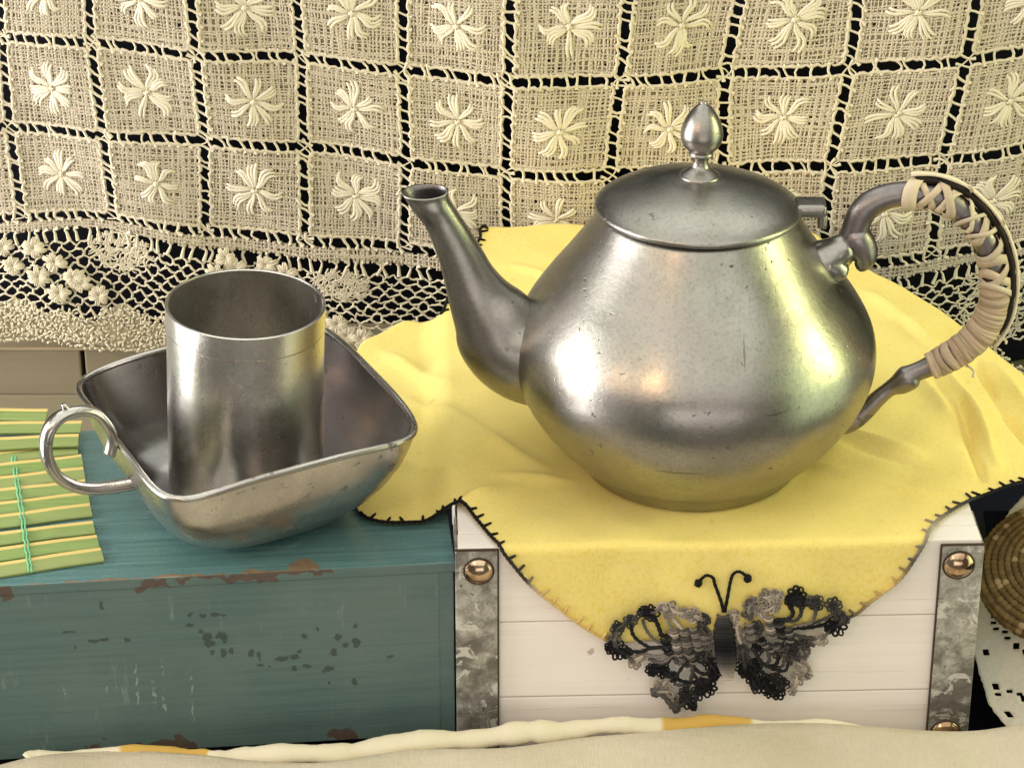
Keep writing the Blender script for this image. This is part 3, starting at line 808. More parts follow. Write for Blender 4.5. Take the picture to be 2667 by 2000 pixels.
def nap(st, extra=0.0):
    """unfolded napkin coordinates to space"""
    st = np.asarray(st, float).reshape(-1, 2); s, t = st[:, 0], st[:, 1]
    hgt = .0016+.0048*np.exp(-(((s-CW*.88)/.055)**2+((t-.13)/.075)**2))+.0007*np.sin(s*70+t*40)*np.sin(t*55-s*22)+.0005*np.sin(s*160+2)*np.sin(t*130)
    for p, q, hh, ww in creases:
        d = q-p; L2 = d @ d
        k = np.clip(((s-p[0])*d[0]+(t-p[1])*d[1])/L2, 0, 1)
        dist = np.hypot(s-p[0]-k*d[0], t-p[1]-k*d[1])
        hgt = hgt+hh*(.55*np.exp(-(dist/ww)**2)+.45*np.exp(-dist/(ww*.8)))*np.sin(math.pi*np.clip(k*.8+.1, 0, 1))
    # flat under the teapot
    dp = np.hypot(s-TC[0], t-TC[1]); hgt = np.maximum(hgt, np.where((s > 0) & (s < CW) & (t < CD), .0007, -.02)); hgt = .0012+(hgt-.0012)*smooth01((dp-.045)/.02)
    z = H + hgt - .0068*smooth01(-s/.016) - .10*np.clip(s-CW, 0, 1)
    # rolled over the front edge
    R = .0022; q = np.clip(-(t), 0, 10)
    ang = np.minimum(q/R, math.pi/2)
    ty = np.where(t < 0, -R*np.sin(ang), t); zz = np.where(t < 0, z-R*(1-np.cos(ang))-np.maximum(q-R*math.pi/2, 0), z)
    rip = .0012*np.sin(s*58+.6)*smooth01(q/.03)+.0006*np.sin(s*140+zz*70)*smooth01(q/.02)
    ty = ty-np.maximum(rip, -.0008)-.0009*smooth01(q/.004)
    over = np.clip(t-NB, 0, 1); ty = np.where(t > NB, NB+.004*smooth01(over/.006), ty); zz = zz-over
    return FL+np.outer(s, ex)+np.outer(ty-extra*(t < 0), ey)+np.stack([0*zz, 0*zz, zz-H+extra*(t >= 0)], 1)
TCp = on_z(1797, 1204, H)-FL; TC = (float(TCp @ ex), float(TCp @ ey))
def fill(poly, step):
    lo, hi = poly.min(0), poly.max(0)
    X, Y = np.meshgrid(np.arange(lo[0], hi[0], step), np.arange(lo[1], hi[1], step))
    X = X + (np.arange(X.shape[0]) % 2)[:, None]*step*.5
    g_ = np.stack([X.ravel(), Y.ravel()], 1)
    n_ = len(poly); ins = np.zeros(len(g_), bool)
    for i in range(n_):
        a, b = poly[i], poly[(i+1) % n_]
        cond = ((a[1] > g_[:, 1]) != (b[1] > g_[:, 1]))
        with np.errstate(divide='ignore', invalid='ignore'):
            xi = (b[0]-a[0])*(g_[:, 1]-a[1])/(b[1]-a[1])+a[0]
        ins ^= cond & (g_[:, 0] < xi)
    g_ = g_[ins]
    near = np.min(np.hypot(g_[:, None, 0]-poly[None, :, 0], g_[:, None, 1]-poly[None, :, 1]), axis=1)
    g_ = g_[near > step*.45]
    vs = [Vector(p) for p in np.concatenate([poly, g_])]
    r_ = delaunay_2d_cdt(vs, [], [list(range(n_))], 1, 1e-7)
    return np.array([tuple(v) for v in r_[0]]), [tuple(f) for f in r_[2]]
v2, f2 = fill(OUT, .0017)
napk = thing('napkin', 'yellow linen napkin with black blanket stitched edge draped over the white crate', 'napkin', cl(TC[0], TC[1], 0))
V3 = nap(v2)
nb = MB()
sgn = [1 if ((v2[f[1]]-v2[f[0]])[0]*(v2[f[2]]-v2[f[0]])[1]-(v2[f[1]]-v2[f[0]])[1]*(v2[f[2]]-v2[f[0]])[0]) > 0 else -1 for f in f2]
nb.add(V3, [f if s_ > 0 else f[::-1] for f, s_ in zip(f2, sgn)])
no = nb.build('cloth', M['napkin'], napk)
md = no.modifiers.new('thickness', 'SOLIDIFY'); md.thickness = .0006; md.offset = -1
# blanket stitch along the edge
bs = MB()
def stitch(a, b, cols):
    idx = np.arange(a*NSUB, b*NSUB+1) % len(OUT); L = OUT[idx]
    seg_ = np.r_[0, np.cumsum(np.hypot(*np.diff(L, axis=0).T))]
    q = np.arange(0, seg_[-1], .0012); st = np.stack([np.interp(q, seg_, L[:, 0]), np.interp(q, seg_, L[:, 1])], 1)
    fr_ = q/seg_[-1]
    cc = np.stack([np.interp(fr_, [k for k, _ in cols], [c_[i] for _, c_ in cols]) for i in range(3)], 1)
    P = nap(st, .0003)
    bs.tube(P, PX*4.6*(1+.18*np.sin(q*2600)), 6, col=cc)
    T = np.gradient(st, axis=0); T /= np.linalg.norm(T, axis=1, keepdims=True); Nn = np.stack([T[:, 1], -T[:, 0]], 1)
    qq = .003
    while qq < seg_[-1]-.002:
        i = int(qq/.0012); lean = random.uniform(-.3, .5); ln = random.uniform(.0028, .0046)
        pts = np.array([st[i]+(Nn[i]+T[i]*lean)*ln*k for k in (-.1, .3, .7, 1.0)])
        bs.tube(nap(pts, .0005), PX*np.array([4, 4, 3.6, 2.6]), 5, col=cc[i])
        qq += random.uniform(.0062, .0084)
BK, GY, YE, TAN = (.010, .009, .010), (.10, .09, .085), (.72, .52, .20), (.42, .36, .30)
area2 = sum(OUT[i][0]*OUT[(i+1) % len(OUT)][1]-OUT[(i+1) % len(OUT)][0]*OUT[i][1] for i in range(len(OUT)))
stitch(k0, k1, [(0, BK), (1, BK)])
stitch(k2-1, k3, [(0, BK), (.35, BK), (.5, GY), (.62, TAN), (.75, GY), (.85, YE), (1, GY)])
stitch(k4, k5-2, [(0, YE), (.30, YE), (.36, TAN), (.40, (.06, .05, .045)), (.6, BK), (1, BK)])
stitch(k5-3, k5, [(0, BK), (1, BK)])
bs.build('blanket_stitch', M['yarn_col'], napk, kind='stuff')

# ---- crochet butterfly sewn on the hanging corner
bfc = bpy.data.objects.new('butterfly_applique', None); COL.objects.link(bfc); bfc.parent = napk
bfc['label'] = 'crocheted butterfly in black, grey and beige yarn'
bz = front_pt(1888, 1670, .005); bfc.location = bz - wloc(napk)
def BP(zx, zy, off=.0):  # zoom coordinates of the applique -> space just in front of the crate
    return front_pt(1500+np.asarray(zx, float)*.36166, 1450+np.asarray(zy, float)*.36166, .0042+0.0) - ey*np.asarray(off)[..., None]
def ycol(name): return {'k': (.009, .009, .011), 'd': (.028, .027, .030), 'g': (.085, .078, .074), 'm': (.22, .195, .175), 'b': (.50, .43, .37)}[name]
def shell(mb, zx, zy, R, code, k=8):
    """a crocheted shell: a rosette of yarn loops round a small knot"""
    c0 = np.array(ycol(code[0])); c1 = np.array(ycol(code[-1])); a0 = random.uniform(0, 6); R = R*1.05
    for i in range(k):
        a = a0+i*2*math.pi/k+random.uniform(-.12, .12); L = R*random.uniform(.85, 1.1); wd = R*random.uniform(.26, .36)
        t = np.linspace(0, 2*math.pi, 11)[:-1]
        al = L*(.52-.48*np.cos(t)); ac = wd*np.sin(t)
        mx = random.random(); lift = .0004+.0007*np.sin(t/2)+random.uniform(0, .0005)
        mb.tube(BP(zx+al*math.cos(a)-ac*math.sin(a), zy+al*math.sin(a)+ac*math.cos(a), lift), PX*random.uniform(2.5, 3.3), 5, closed=True, col=(c0*(1-mx)+c1*mx)*random.uniform(.8, 1.25))
    for i in range(3):
        a = random.uniform(0, 6.28); t = np.linspace(-1, 1, 5)
        mb.tube(BP(zx+R*.45*t*math.cos(a), zy+R*.45*t*math.sin(a), .0014-.0006*t*t), PX*2.8, 5, col=c0*random.uniform(.8, 1.2))
def rib(mb, pts, r, c0, c1):
    p = np.array(pts, float); P2 = cr(p, 6); P = BP(P2[:, 0], P2[:, 1], .0012+.0008*np.sin(np.linspace(0, 3.14, len(P2))))
    f_ = np.linspace(0, 1, len(P))[:, None]; cc = np.array(ycol(c0))*(1-f_)+np.array(ycol(c1))*f_
    mb.tube(P, PX*r*1.05*(1+.2*np.sin(np.arange(len(P))*2.1)), 6, col=cc)
def wing(name, hub, shells, ribs, bars):
    mb = MB()
    for (x, y, R, code) in shells: shell(mb, x, y, R*1.15, code)
    for a, c_ in zip(shells[:-1], shells[1:]):
        if math.hypot(a[0]-c_[0], a[1]-c_[1]) < 125:
            for q in range(2):
                j = [random.uniform(-14, 14) for _ in range(4)]
                rib(mb, [(a[0]+j[0], a[1]+j[1]), ((a[0]+c_[0])/2+random.uniform(-12, 12), (a[1]+c_[1])/2+random.uniform(-12, 12)), (c_[0]+j[2], c_[1]+j[3])], 3.4, a[3][0], c_[3][-1])
    for r_ in ribs: rib(mb, *r_)
    for (x, y, n_, dx, dy, L, code) in bars:          # short parallel stitches near the hub
        for i in range(n_):
            cx, cy = x+dx*i, y+dy*i
            q = ycol(code[i % len(code)]); t = np.linspace(-1, 1, 5)
            mb.tube(BP(cx+L*t*random.uniform(.8, 1.1), cy+6*np.cos(t*2)+random.uniform(-4, 4), .0016+.001*np.cos(t*1.5)), PX*4.0, 5, col=q)
    return mb.build(name, M['yarn_col'], bfc)
wing('upper_wing', None,
     [(925, 440, 38, 'gd'), (840, 405, 46, 'mb'), (770, 395, 34, 'bm'), (670, 365, 52, 'mb'), (620, 350, 32, 'mb'), (535, 395, 52, 'kd'), (480, 385, 32, 'dk'), (390, 450, 42, 'dg'), (300, 500, 44, 'dg'),
      (275, 590, 42, 'gm'), (300, 655, 58, 'kk'), (250, 640, 40, 'kk'), (360, 680, 36, 'kd'), (425, 740, 46, 'bm'), (480, 690, 34, 'mb'), (900, 510, 36, 'gd'), (950, 560, 40, 'mg'), (880, 570, 36, 'gm'), (940, 620, 34, 'gm')],
     [([(780, 560), (690, 560), (620, 545), (590, 480), (560, 420)], 5.2, 'd', 'k'), ([(690, 620), (560, 640), (470, 600), (410, 545), (395, 480)], 4.6, 'd', 'k'),
      ([(690, 640), (560, 635), (450, 665), (340, 655)], 5.0, 'd', 'k'), ([(690, 600), (600, 600), (545, 560), (500, 500), (480, 440)], 4.0, 'm', 'g'),
      ([(740, 520), (690, 500), (660, 430), (640, 390)], 4.0, 'm', 'm'), ([(800, 560), (740, 480), (690, 430)], 4.6, 'b', 'b'), ([(690, 670), (600, 700), (480, 690)], 5.0, 'm', 'm'), ([(700, 690), (620, 740), (520, 720)], 5, 'm', 'g')],
     [(625, 545, 6, 8, 26, 32, 'kdkd'), (700, 520, 9, 4, 20, 34, 'mbmg'), (770, 500, 10, 4, 20, 34, 'gmmg'), (840, 500, 9, 5, 18, 30, 'mgm')])
wing('lower_wing', None,
     [(545, 800, 38, 'kk'), (620, 800, 46, 'kk'), (700, 850, 34, 'kd'), (610, 900, 40, 'mb'), (570, 960, 30, 'mg'), (650, 960, 46, 'mb'), (700, 1030, 44, 'gm'), (720, 1080, 26, 'g'), (800, 1020, 52, 'dk'), (840, 1060, 26, 'k'),
      (870, 970, 44, 'kd'), (950, 930, 54, 'kk'), (900, 900, 40, 'dk'), (990, 850, 30, 'k'), (1010, 800, 44, 'kk'), (960, 750, 44, 'kd'), (930, 680, 44, 'dg'), (870, 690, 40, 'gd'), (780, 970, 36, 'd'), (800, 740, 36, 'gd'), (740, 720, 36, 'gm')],
     [([(820, 700), (840, 790), (820, 880), (790, 960)], 5.0, 'g', 'k'), ([(820, 700), (760, 780), (700, 850), (620, 830)], 4.6, 'd', 'k'), ([(820, 700), (900, 740), (960, 720)], 4.6, 'd', 'k'),
      ([(830, 760), (900, 820), (980, 820)], 5.0, 'd', 'k'), ([(830, 800), (880, 870), (950, 900)], 4.4, 'd', 'k'), ([(700, 860), (780, 880), (860, 880), (940, 870)], 5.0, 'k', 'k'), ([(700, 900), (760, 905), (820, 890)], 4.4, 'g', 'd'),
      ([(700, 700), (640, 750), (560, 770)], 5.0, 'd', 'k'), ([(540, 970), (620, 980), (680, 1050), (720, 1090)], 6, 'g', 'g')],
     [(800, 660, 6, 10, 16, 30, 'gdm')])
wing('upper_wing', None,
     [(1130, 410, 36, 'bm'), (1150, 470, 26, 'bm'), (1260, 330, 46, 'mg'), (1240, 400, 36, 'gm'), (1370, 280, 54, 'bm'), (1440, 270, 44, 'bm'), (1330, 380, 38, 'mb'), (1420, 340, 44, 'mb'), (1590, 270, 62, 'kk'), (1540, 300, 36, 'kk'), (1620, 320, 36, 'kd'),
      (1730, 320, 54, 'dg'), (1690, 310, 36, 'gd'), (1850, 340, 50, 'dg'), (1900, 410, 36, 'dg'), (1940, 440, 26, 'g'), (1870, 480, 66, 'kk'), (1830, 500, 36, 'kk'), (1760, 580, 44, 'bm'), (1700, 600, 26, 'g'), (1230, 540, 40, 'gm'), (1300, 500, 44, 'dg'), (1180, 540, 30, 'mb'), (1640, 660, 38, 'gm'), (1640, 600, 36, 'gd')],
     [([(1440, 440), (1520, 430), (1560, 390), (1530, 330)], 5.4, 'd', 'k'), ([(1480, 450), (1580, 440), (1620, 380), (1600, 320)], 4.8, 'g', 'k'), ([(1560, 490), (1680, 460), (1720, 400), (1720, 340)], 4.6, 'm', 'd'),
      ([(1570, 490), (1680, 470), (1780, 430), (1850, 400)], 4.6, 'k', 'g'), ([(1560, 500), (1680, 490), (1800, 470)], 5.0, 'k', 'k'), ([(1440, 520), (1560, 540), (1640, 560), (1720, 570)], 5.0, 'd', 'g'),
      ([(1440, 560), (1540, 570), (1600, 610)], 5.0, 'd', 'd'), ([(1150, 480), (1165, 560), (1185, 610)], 4.4, 'b', 'b')],
     [(1380, 410, 9, 4, 18, 36, 'mbmg'), (1450, 440, 8, 6, 17, 36, 'kdgk'), (1520, 500, 6, 4, 16, 34, 'gdm'), (1240, 470, 8, 3, 16, 30, 'mgm')])
wing('lower_wing', None,
     [(1200, 660, 38, 'gd'), (1200, 780, 46, 'kk'), (1210, 820, 30, 'k'), (1210, 720, 34, 'dg'), (1290, 770, 44, 'kk'), (1270, 860, 44, 'kk'), (1300, 920, 40, 'kd'), (1360, 880, 44, 'kk'), (1390, 950, 44, 'kk'), (1450, 960, 50, 'kk'), (1490, 900, 40, 'kd'), (1440, 860, 36, 'd'),
      (1310, 640, 44, 'kd'), (1340, 600, 26, 'k'), (1450, 660, 52, 'dg'), (1530, 640, 46, 'dg'), (1600, 640, 36, 'gd'), (1640, 690, 26, 'gm'), (1560, 720, 46, 'gd'), (1620, 760, 44, 'mb'), (1650, 820, 44, 'mb'), (1590, 860, 44, 'bm'), (1550, 940, 36, 'bm'), (1670, 840, 20, 'gm')],
     [([(1270, 640), (1320, 720), (1360, 760), (1440, 780)], 5.4, 'd', 'k'), ([(1370, 640), (1390, 720), (1360, 770)], 4.8, 'g', 'd'), ([(1380, 780), (1440, 750), (1460, 690)], 4.6, 'k', 'k'), ([(1400, 780), (1480, 770), (1500, 710)], 4.6, 'k', 'g'),
      ([(1400, 790), (1500, 800), (1530, 740)], 4.6, 'k', 'd'), ([(1300, 780), (1360, 830), (1430, 870), (1490, 890)], 5.2, 'k', 'k'), ([(1240, 780), (1300, 850), (1330, 930)], 5.0, 'k', 'k')],
     [(1330, 600, 6, 14, 10, 34, 'gdm'), (1420, 610, 5, 10, 8, 36, 'dgm')])
bb = MB()
for k in range(34):                                   # wound body
    f_ = k/33.; zy = 395+(840-395)*f_; wv_ = 74*max(.25, 1-abs(2*f_-1)**3.2)**.5
    col = np.array([np.interp(f_, [0, .15, .3, .42, .55, .66, .78, .86, 1], [q[i] for q in (ycol('g'), ycol('d'), ycol('d'), ycol('k'), ycol('k'), ycol('d'), ycol('g'), ycol('m'), ycol('b'))]) for i in range(3)])
    t = np.linspace(-1, 1, 9)
    xs = 1055+ (1090-1055)*f_ + wv_*t*random.uniform(.92, 1.05)
    bb.tube(BP(xs, zy+9*t*t+random.uniform(-4, 4), .001+random.uniform(0, .0005)+.0027*np.sqrt(np.clip(1-t*t, 0, 1))), PX*3.4, 5, col=col)
bb.build('butterfly_body', M['yarn_col'], bfc)
for pts in ([(1062, 385), (1040, 300), (1000, 190), (985, 140), (940, 122), (905, 145), (880, 180)], [(1070, 385), (1090, 280), (1110, 170), (1130, 115), (1165, 95), (1205, 110), (1235, 145)]):
    a = MB(); P2 = cr(pts, 8); P = BP(P2[:, 0], P2[:, 1], np.full(len(P2), .0012)); 
    a.tube(P, PX*4.3*(1+.12*np.sin(np.arange(len(P))*1.7)), 6, col=ycol('k'))
    a.blob(P[-1], PX*11, jit=.12, col=ycol('k'), lat=6, lon=8)
    a.build('antenna', M['yarn_col'], bfc)

# ================================================================== TEAPOT
tc = on_z(1797, 1204, H); tc = np.array([tc[0], tc[1], H+.0021])
pot = thing('teapot', 'tall pewter teapot with rattan wrapped handle standing on the yellow napkin', 'teapot', tc)
prof = [(0, .0005), (0, .030), (.0002, .0458), (.0012, .0480), (.0035, .0492), (.0065, .0515), (.0105, .0560), (.017, .0622), (.026, .0691), (.036, .0749), (.046, .0786), (.056, .0796), (.066, .0779), (.076, .0731),
        (.086, .0664), (.096, .0588), (.106, .0515), (.114, .0461), (.1190, .0430), (.1212, .0416), (.1220, .0402), (.1221, .0385), (.1215, .0375), (.117, .0375)]
b = MB(); V, F = lathe(prof, 128, tc, 5); b.add(V, F); b.build('body', M['pewter'], pot)
lidp = [(.1234, .028), (.1235, .0420), (.1237, .0433), (.1241, .0441), (.1249, .0445), (.1260, .0442), (.1272, .0430), (.1290, .0405), (.1312, .0365), (.1333, .0315), (.1351, .0260), (.1366, .0205), (.1378, .0155), (.1386, .0112), (.1394, .007), (.1396, .0005)]
LP = tc+np.array([0, -.044, .1238]); la, lb = math.radians(2.5), math.radians(1.0)      # the lid sits a little askew on its hinge
def lid_tilt(V):
    Q = np.asarray(V)-LP; y, z = Q[:, 1]*math.cos(la)+Q[:, 2]*math.sin(la), -Q[:, 1]*math.sin(la)+Q[:, 2]*math.cos(la)
    x, z = Q[:, 0]*math.cos(lb)+z*math.sin(lb), -Q[:, 0]*math.sin(lb)+z*math.cos(lb)
    return LP+np.stack([x, y, z], 1)
kn = [(.1370, .0088), (.1384, .0085), (.1398, .0068), (.1420, .0041), (.1444, .0033), (.1464, .0040), (.1473, .0051), (.1480, .0053), (.1487, .0050), (.1495, .0055), (.1518, .0077), (.1556, .0090), (.1592, .0087), (.1628, .0075), (.1660, .0057), (.1685, .0037), (.1700, .0019), (.1706, .0014), (.1713, .0011), (.1716, .0002)]
b = MB(); V, F = lathe(lidp, 112, tc, 5); b.add(lid_tilt(V), F); lid = b.build('lid', M['pewter'], pot)
b = MB(); V, F = lathe(kn, 48, tc+np.array([0, 0, .0014]), 5); b.add(lid_tilt(V), F); b.build('knob', M['pewter'], lid)
def TPL(px, py, dy=0.0): return on_y(px, py, tc[1]+dy)
hb = MB()
for (x0, y0, x1, y1, dd) in ((2070, 524, 2152, 556, .0060), (2128, 548, 2155, 590, .0050)):
    a = TPL(x0, y1); c_ = TPL(x1, y0)
    V, F = box(a-np.array([0, dd, 0]), X1, Y1, c_[0]-a[0], 2*dd, c_[2]-a[2], .0022, 4); hb.add(V, F)
hb.build('hinge_tab', M['pewter'], lid)
# spout
cx = [(1107, 502, 60), (1122, 530, 50), (1146, 565, 46), (1174, 615, 51), (1200, 668, 58), (1222, 721, 67), (1242, 762, 79), (1258, 790, 90), (1281, 825, 107), (1306, 866, 124), (1338, 894, 135), (1380, 914, 142), (1440, 925, 146)]
C2 = cr(np.array(cx, float), 6); P = TPL(C2[:, 0], C2[:, 1]); R = C2[:, 2]*PX*.975
T = np.gradient(P, axis=0); T /= np.linalg.norm(T, axis=1, keepdims=True)
NS = 40; a_ = np.linspace(0, 2*math.pi, NS, endpoint=False)
mouth_n = np.array([.04, .10, -1.0]); rings_o, rings_i = [], []
for k in range(len(P)):
    q = max(0.0, 1-k/9.0); q = q*q*(3-2*q)
    nn = mouth_n*q+T[k]*(1-q); nn /= np.linalg.norm(nn)
    u_ = np.cross(np.array([0, 1., 0]), nn); u_ /= np.linalg.norm(u_); v_ = np.cross(nn, u_)
    fl = .70*q+.90*(1-q)
    rings_o.append(P[k]+np.outer(np.cos(a_), u_)*R[k]+np.outer(np.sin(a_), v_)*R[k]*fl)
    wth = .0012 if k else .0007
    rings_i.append(P[k]+np.outer(np.cos(a_), u_)*(R[k]-wth)+np.outer(np.sin(a_), v_)*(R[k]*fl-wth))
def rg(rings):
    return np.concatenate(rings), [(i*NS+j, i*NS+(j+1) % NS, (i+1)*NS+(j+1) % NS, (i+1)*NS+j) for i in range(len(rings)-1) for j in range(NS)]
b = MB(); top = [rings_i[0]+np.array([0, 0, .0004]), rings_o[0]+np.array([0, 0, .0004])]
V, F = rg(top+rings_o); b.add(V, F, mat=0)
V, F = rg([top[0]]+rings_i[1:20]); b.add(V, [f[::-1] for f in F], mat=1)  # bore in darker pewter, shade inside the spout put into the colour
b.build('spout', [M['pewter'], M['pewter_dark']], pot)
# handle
hx = [(2170, 672, 50), (2200, 648, 38), (2222, 612, 37), (2240, 562, 37), (2270, 530, 36), (2320, 510, 34), (2380, 505, 33), (2440, 513, 33), (2490, 538, 33), (2535, 582, 33), (2567, 632, 33), (2585, 690, 33), (2590, 745, 33), (2582, 805, 34), (2557, 858, 35), (2515, 900, 35), (2465, 932, 34), (2415, 957, 28), (2385, 970, 27),
      (2368, 982, 36), (2345, 998, 32), (2318, 1012, 22), (2288, 1036, 23), (2255, 1068, 26), (2220, 1094, 30), (2180, 1106, 32), (2135, 1108, 32)]
hx = np.array(hx, float); H2 = cr(hx, 6); HP = TPL(H2[:, 0], H2[:, 1]); HR = H2[:, 2]*PX
b = MB(); b.tube(HP, HR*.94, 16, up=(0, 1, 0), flat=.95)
cu = cr([(2216, 590, 18), (2226, 610, 36), (2244, 640, 38), (2250, 668, 33), (2240, 688, 24), (2228, 694, 8)], 6); b.tube(TPL(cu[:, 0], cu[:, 1], -.001), cu[:, 2]*PX, 14, up=(0, 1, 0))
hd = b.build('handle', M['pewter_dark'], pot)
b = MB(); t = np.linspace(0, 1, 12)[:, None]; so = np.array([[2128, 694]])*(1-t)+np.array([[2219, 630]])*t
b.tube(TPL(so[:, 0], so[:, 1], -.002), np.interp(t[:, 0], [0, .35, .55, .8, .95, 1], [64, 54, 44, 37, 30, 12])*PX, 22, up=(0, 1, 0))
lg = np.array([[2150, 690]])*(1-t)+np.array([[2206, 716]])*t; b.tube(TPL(lg[:, 0], lg[:, 1], -.006), np.interp(t[:, 0], [0, .5, .8, .93, 1], [34, 31, 26, 19, 5])*PX, 20, up=(0, 1, 0))
b.build('handle_socket', M['pewter'], pot)
# rattan: turns wound round the handle, and the strip they hold along its outer side
seglen = np.r_[0, np.cumsum(np.linalg.norm(np.diff(HP, axis=0), axis=1))]
def hidx(f_): return int(np.clip(f_, 0, 1)*(len(HP)-1))
TT = np.gradient(HP, axis=0); TT /= np.linalg.norm(TT, axis=1, keepdims=True)
OUTN = np.cross(TT, np.array([0, 1.0, 0])); OUTN *= -1 if OUTN[len(HP)//3] @ (HP[len(HP)//3]-TPL(2380, 740)) < 0 else 1
def hring(i, tilt, rad, wv):
    th_ = np.linspace(0, 2*math.pi, 15)
    c_ = HP[i]; Tn = TT[i]; N_ = OUTN[i]; B_ = np.array([0, 1.0, 0])
    return np.array([c_ + N_*math.cos(a)*rad*(1.1 if math.cos(a) > .3 else 1.0) + B_*math.sin(a)*rad*1.0 + Tn*(tilt*math.sin(a)+tilt*.6*math.cos(a)+wv*math.sin(2*a)) for a in th_])
PALE, PINK, TANR = np.array((.80, .70, .52)), np.array((.58, .43, .31)), np.array((.42, .30, .20))
i0 = 6*6; ia = 6*13; ib = 6*17-2
def turn(i, tilt, rad, wd, col, wv=0.0, cover=1.0):
    R_ = hring(i, tilt, rad, wv); th_ = np.linspace(0, 2*math.pi, 15)
    b = MB(); m = len(R_)
    Nrm = R_-HP[i]; Nrm -= np.outer(Nrm @ TT[i], TT[i]); Nrm /= np.linalg.norm(Nrm, axis=1, keepdims=True)
    a_ = R_-TT[i]*wd+Nrm*0; c_ = R_+TT[i]*wd; mid = R_+Nrm*.0001
    V_ = np.concatenate([a_, mid, c_]); F_ = []
    for q in range(m-1):
        F_ += [(q, q+1, m+q+1, m+q), (m+q, m+q+1, 2*m+q+1, 2*m+q)]
    b.add(V_, F_, np.asarray(col)*random.uniform(.82, 1.12))
    o = b.build('rattan_turn', M['rattan'], hd)
    sm = o.modifiers.new('t', 'SOLIDIFY'); sm.thickness = .0004; sm.offset = 0
s_ = seglen[ia]-.012
i = 0
while s_ < seglen[ib]:                                # tight lower binding
    i = int(np.argmin(abs(seglen-s_))); mx = random.random()
    turn(i, random.uniform(-.0007, .0007), HR[i]+random.uniform(.0002, .0006), random.uniform(.0011, .0015), PINK*(.9-mx*.6)+PALE*mx*.45+TANR*.15, random.uniform(-.0005, .0005))
    s_ += random.uniform(.0015, .0020)
for (f_, tl, wd, mx, wv) in [(36, .003, .0032, .75, .001), (38.5, -.003, .0016, .5, .001), (41, .004, .0018, .35, -.001), (43, -.004, .0022, .55, .001), (45, .002, .0016, .8, .0), (46.5, .004, .0013, .6, .001), (50.5, -.005, .0012, .95, .001), (53, .004, .0010, .9, 0),
                            (55, -.003, .0020, .55, .001), (57, .002, .0011, .8, -.001), (61, -.003, .0018, .7, 0), (65, .003, .0024, .5, .001), (67.5, -.004, .0020, .55, .001), (70, .004, .0022, .45, -.001), (72, -.002, .0016, .6, 0), (73.5, .004, .0015, .9, 0)]:
    turn(int(f_), tl, HR[int(f_)]+random.uniform(.0004, .0014), wd, PINK*(1-mx)+PALE*mx, wv)
for (off, wd, col, a, q) in ((.0008, .0019, (.018, .012, .008), 36, 84), (.0034, .0009, (.86, .78, .57), 35, 87)):
    b = MB(); idx = np.arange(a, q); lift = off+.0012*np.sin(np.linspace(0, math.pi, len(idx)))**.5
    Pm = HP[idx]+OUTN[idx]*(HR[idx]+lift)[:, None]
    b.tube(Pm, wd*(1+.12*np.sin(np.arange(len(idx))*.9)), 8, up=(0, 1, 0), flat=1.25 if off < .002 else 1.9, col=col)
    b.build('rattan_spine', M['rattan'], hd)
for (i_, dx, dz) in ((58, .002, .006), (48, .0005, .0055), (84, .0045, -.001), (93, .004, -.004)):   # loose ends
    b = MB(); p = HP[i_]+OUTN[i_]*(HR[i_]+.002); t = np.linspace(0, 1, 6)[:, None]
    b.tube(p+np.array([dx, -.004, dz])*t+np.array([.0015, 0, 0])*np.sin(t*4), .0006, 5, col=PALE); b.build('loose_strand', M['rattan'], hd)

# ================================================================== BOWL AND CUP
bb_c = on_z(636, 1336, HB); RZ = HB+.0500            # rim height at the corners
L_, F_, R_, B_ = [on_z(px, py, RZ) for (px, py) in ((209, 1001), (452, 1297), (1080, 1140), (806, 842))]
bc = (L_+F_+R_+B_)/4; A1 = ((F_+R_)-(L_+B_))/4; A2 = ((B_+R_)-(L_+F_))/4   # half vectors
bowl = thing('handled_bowl', 'square pewter bowl with ring handle holding the metal tumbler', 'bowl', (bc[0], bc[1], HB))
NTH = 128
def rim_xy(th_, npow):
    c_, s2 = np.cos(th_), np.sin(th_)
    r_ = (np.abs(c_)**npow+np.abs(s2)**npow)**(-1/npow); k = 1/(2**(-1/npow))  # corner at (+-1,+-1)
    return r_*c_*k/math.sqrt(1)*1.0, r_*s2*k
def bowl_ring(w_, th_, inset=0.0):
    """w_ 0 at the base centre, 1 at the rim"""
    npow = 2.0+5.0*w_**2.2
    ks = (2**(1/npow)) if npow > 0 else 1
    c_, s2 = np.cos(th_), np.sin(th_)
    r_ = (np.abs(c_)**npow+np.abs(s2)**npow)**(-1/npow)
    corner = 2**(.5-1/npow)                           # corner radius of the unit shape
    x, y = r_*c_, r_*s2
    cornr = 2**(.5-1/7.0)
    prof_r = np.interp(w_, [0, .18, .34, .5, .64, .76, .86, .94, 1.0], [0, .30, .50, .66, .78, .87, .935, .975, 1.0])
    prof_z = np.interp(w_, [0, .18, .34, .5, .64, .76, .86, .94, 1.0], [0, .004, .045, .145, .30, .48, .67, .85, 1.0])
    scale = prof_r*math.sqrt(2)/cornr - inset/.06
    scale = max(scale, 0)
    mid = 1-np.abs(np.sin(2*th_))**6
    z = prof_z*(RZ-HB)+.0022*mid*w_**6
    P = bc + np.outer(x*scale, A1)*1.0 + np.outer(y*scale, A2)
    P[:, 2] = HB+.0004+z+(inset*1.2*(1-w_))
    return P
thv = np.linspace(0, 2*math.pi, NTH, endpoint=False)
ws = np.linspace(0.02, 1, 40)
